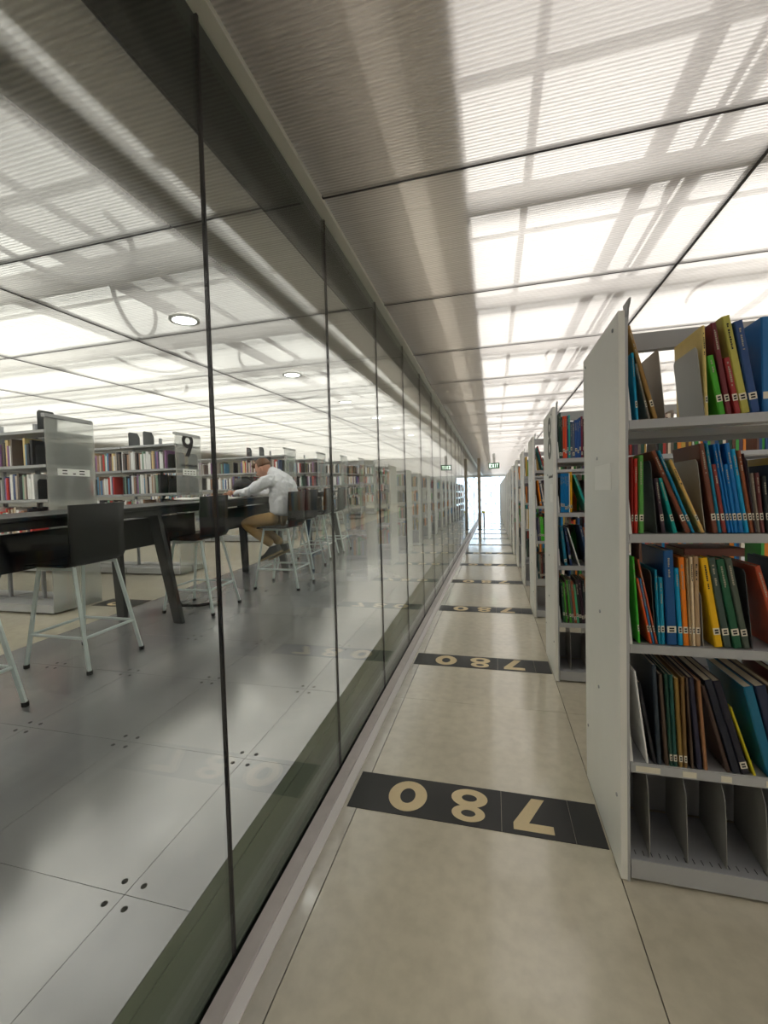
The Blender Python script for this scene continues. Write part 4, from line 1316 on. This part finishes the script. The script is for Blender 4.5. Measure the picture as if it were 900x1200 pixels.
def hand(w, d, side):
    """palm with five bent fingers; w wrist, d forward direction, side +1 / -1 for the thumb side"""
    d = Vector(d).normalized(); w = Vector(w); lat = Vector((0, 0, 1)).cross(d).normalized() * side
    dn = Vector((0, 0, -1))
    out = [limb([[(tuple(w), .024, .030), (tuple(w + d * .045), .017, .038), (tuple(w + d * .085 + dn * .004), .014, .038)]])]
    for i, (o, ln) in enumerate(((-.030, .060), (-.010, .074), (.010, .078), (.030, .068))):
        b = w + d * .080 + lat * o
        out.append(limb([[(tuple(b), .0090, .0090), (tuple(b + d * ln * .45 + dn * .006), .0086, .0086), (tuple(b + d * ln * .75 + dn * .024), .0080, .0080), (tuple(b + d * ln * .80 + dn * .036), .0072, .0072)]], 1))
    b = w + d * .030 + lat * .032
    out.append(limb([[(tuple(b), .011, .011), (tuple(b + d * .030 + lat * .018 + dn * .008), .0098, .0098), (tuple(b + d * .062 + lat * .010 + dn * .022), .0086, .0086)]], 1))
    return out
hands = hand(near_arm[2], (-1, 0.22, -0.02), -1) + hand(far_arm[2], (-1, -0.25, -0.02), 1)
ankles = []
legs_ = []
body = fuse(hmesh + [core] + arms + hands, 'body', M_SKIN, 0.0055, 2)
add('body', body, man)
# eyes
for s in (-1, 1):
    e = blob(hm @ Matrix.Translation(Vector((-0.083, s * 0.030, 0.004))), (0.008, 0.011, 0.006), 10)
    add('eye', e.mesh('eye', M_INK, True), man)
# hair: cap over crown and back of the head
def hairmod(v, p):
    if v.x < -0.35 and v.z < 0.55: p.x = p.x * 0.55
    if v.z < -0.25: p.z = p.z * 0.55; p.x *= 0.86; p.y *= 0.86
    return p
hair = blob(hm @ Matrix.Translation(Vector((0.014, 0, 0.026))), (0.104, 0.083, 0.108), 24, hairmod)
fringe = blob(hm @ Matrix.Translation(Vector((-0.075, 0, 0.088))), (0.042, 0.058, 0.030), 14)
add('hair', fuse([hair.mesh('t', M_HAIR), fringe.mesh('t', M_HAIR)], 'hair', M_HAIR, 0.006, 2), man)
# shirt
torso = limb([[(LP(-2.425, 0, 1.225 + ZS), .150, .172), (LP(-2.425, 0, 1.31 + ZS), .172, .18), (LP(-2.415, 0, 1.42 + ZS), .182, .195), (LP(-2.405, 0, 1.55 + ZS), .178, .205), (LP(-2.46, 0, 1.66 + ZS), .14, .19), (LP(-2.54, 0, 1.735 + ZS), .078, .08), (LP(-2.565, 0, 1.755 + ZS), .072, .074)]])
sl = []
for (a, b, c) in (near_arm, far_arm):
    a, b, c = Vector(a), Vector(b), Vector(c)
    a0 = Vector(LP(-2.44, (0.10 if a.y > 0 else -0.10), 1.62 + ZS))
    sl.append(limb([[(tuple(a0), .095, .095), (tuple(a), .088, .088), (tuple(a.lerp(b, .55)), .072, .072), (tuple(b), .056, .060), (tuple(b.lerp(c, .5)), .045, .047), (tuple(b.lerp(c, .93)), .034, .036)]]))
collar = MB().tube([LP(-2.53, 0, 1.735 + ZS), LP(-2.580, 0, 1.762 + ZS)], 0.072, 16).mesh('t', M_SHIRT)
shirt = add('shirt', fuse([torso, collar] + sl, 'shirt', M_SHIRT, 0.009, 4), man)
dtx = bpy.data.textures.new('folds', 'CLOUDS'); dtx.noise_scale = 0.07; dtx.noise_depth = 2
dm = shirt.modifiers.new('folds', 'DISPLACE'); dm.texture = dtx; dm.strength = 0.036; dm.mid_level = 0.5; dm.texture_coords = 'LOCAL'
# trousers
tr = [limb([[(LP(-2.40, 0, 1.215 + ZS), .10, .15), (LP(-2.45, 0, 1.22 + ZS), .10, .15)]])]
feet_pts = []
for s, dk, da in ((-1, 0.0, 0.0), (1, 0.03, 0.05)):
    hip = LP(-2.45, s * 0.095, 1.205 + ZS); knee = LP(-2.915 + dk, s * 0.088, 1.155 + ZS); ank = LP(-2.545 + da, s * 0.068, 0.885 + ZS)
    mid = Vector(hip).lerp(Vector(knee), .5); cal = Vector(knee).lerp(Vector(ank), .45)
    tr.append(limb([[(hip, .088, .095), (tuple(mid), .082, .084), (knee, .072, .072), (tuple(cal), .066, .064), (ank, .054, .054)]]))
    feet_pts.append(ank)
add('trousers', fuse(tr, 'trousers', M_TROUSER, 0.009, 4), man)
for s, ank in zip((-1, 1), feet_pts):
    ax, ay, az = ank
    fm = Matrix.Translation(Vector((ax + 0.055, ay, az - 0.03))) @ Euler((0, math.radians(-24), 0)).to_matrix().to_4x4()
    up_ = MB().prism([(0.03, -0.055), (0.035, 0.03), (-0.07, 0.045), (-0.16, 0.0), (-0.255, -0.02), (-0.275, -0.045), (-0.27, -0.055)], 'y', -0.042, 0.042)
    up_.xf(fm)
    sh_ = add('shoe', fuse([up_.mesh('t', M_SHOE)], 'shoe', M_SHOE, 0.008, 3), man)
    so = MB().prism([(0.036, -0.070), (0.036, -0.050), (-0.272, -0.050), (-0.280, -0.066)], 'y', -0.043, 0.043).xf(fm)
    add('sole', so.mesh('sole', M_SOLE), sh_)
# ---- things on the table
tz = PZ + TT
bagm = fuse([blob((0, 0, 0.115), (0.15, 0.20, 0.12), 18).mesh('t', M_BAG), blob((-0.05, 0.06, 0.17), (0.10, 0.12, 0.08), 14).mesh('t', M_BAG), MB().box(-0.12, 0.12, -0.15, 0.15, 0.0, 0.06).mesh('t', M_BAG)], 'bag_body', M_BAG, 0.012, 3)
t = thing('backpack', 'black soft backpack lying on the table beside the writing man', 'bag', (-3.17, 4.98, zi(4.98) + TT + 0.010), (ALPHA, 0, 0.3))
add('bag_body', bagm, t)
add('strap', MB().tube([(0.10, -0.10, 0.12), (0.14, -0.14, 0.20), (0.06, -0.10, 0.245), (-0.03, -0.02, 0.25)], 0.013, 6).mesh('strap', M_RUBBER, True), t)
tag(add('paper_sheet', MB().box(-0.15, 0.11, -0.16, 0.12, 0, 0.003).mesh('paper_sheet', M_PAPER), None, (-3.13, 4.60, zi(4.60) + TT + 0.003), (ALPHA, 0, 0.1)), 'white sheet of paper under the writing hands', 'paper')
tag(add('pen', MB().tube([(0, 0, 0), (0.055, 0.02, 0.11)], 0.004, 8).mesh('pen', M_HOUSING), None, (-3.145, 4.45, tz + 0.008)), 'slim white pen held in the writing hand', 'pen')
tag(add('open_book', MB().prism([(-0.20, 0), (0.0, 0.0), (0.20, 0), (0.20, 0.012), (0.10, 0.02), (0, 0.008), (-0.10, 0.02), (-0.20, 0.012)], 'y', -0.13, 0.13).mesh('open_book', M_PAPER), None, (-3.28, 4.17, zi(4.17) + TT + 0.009), (ALPHA, 0, 1.4)), 'open book lying on the black table before the man', 'book')

# ================================================================== FAR END OF THE AISLE
t = thing('column', 'slim grey brown column standing by the glass far down the aisle', 'column', (-0.56, 17.9, 0))
bevel(add('shaft', MB().box(-0.06, 0.06, -0.06, 0.06, 0.0, CZ - 0.004).mesh('shaft', M_COLUMN), t), 0.01)
add('base_plate', MB().box(-0.085, 0.085, -0.085, 0.085, 0, 0.015).mesh('base_plate', M_COLUMN), t)
t = thing('exit_sign', 'green exit sign hanging from the ceiling over the aisle', 'sign', (0.04, 16.0, 2.38))
add('sign_box', MB().box(-0.19, 0.19, -0.025, 0.025, 0.0, 0.20).mesh('sign_box', M_EXITG), t)
add('hanger', MB().box(-0.045, 0.045, -0.02, 0.02, 0.20, CZ - 2.38 - 0.006).mesh('hanger', M_HOUSING), t)
lt = MB()
def bar(x0, x1, z0, z1): lt.box(x0, x1, -0.027, -0.0252, z0, z1)
bx = -0.155
bar(bx, bx + .018, .04, .16); bar(bx, bx + .062, .04, .058); bar(bx, bx + .052, .092, .108); bar(bx, bx + .062, .142, .16)
for sgn in (1, -1):
    a, b_ = (-0.075, -0.015) if sgn > 0 else (-0.015, -0.075)
    lt.quadbox([(a, -0.027, .04), (a + .02 , -0.027, .04), (a + .02, -0.0252, .04), (a, -0.0252, .04), (b_, -0.027, .16), (b_ + .02, -0.027, .16), (b_ + .02, -0.0252, .16), (b_, -0.0252, .16)])
bar(0.033, 0.051, .04, .16)
bar(0.078, 0.15, .142, .16); bar(0.105, 0.123, .04, .142)
add('lettering', lt.mesh('lettering', M_EXITL), t)
t = thing('stand_post', 'low dark post with a yellow top beside the column', 'post', (-0.42, 19.4, 0))
add('pole', MB().tube([(0, 0, 0.0), (0, 0, 0.62)], 0.03, 8).mesh('pole', M_RUBBER), t)
add('cap', MB().box(-0.10, 0.05, -0.06, 0.06, 0.62, 0.70).mesh('cap', M_YELLOW), t)

print('books near', NEAR_BOOKS, 'individual far', n_ind[0], 'stuff', len(STUFF), 'objects', len(bpy.data.objects))
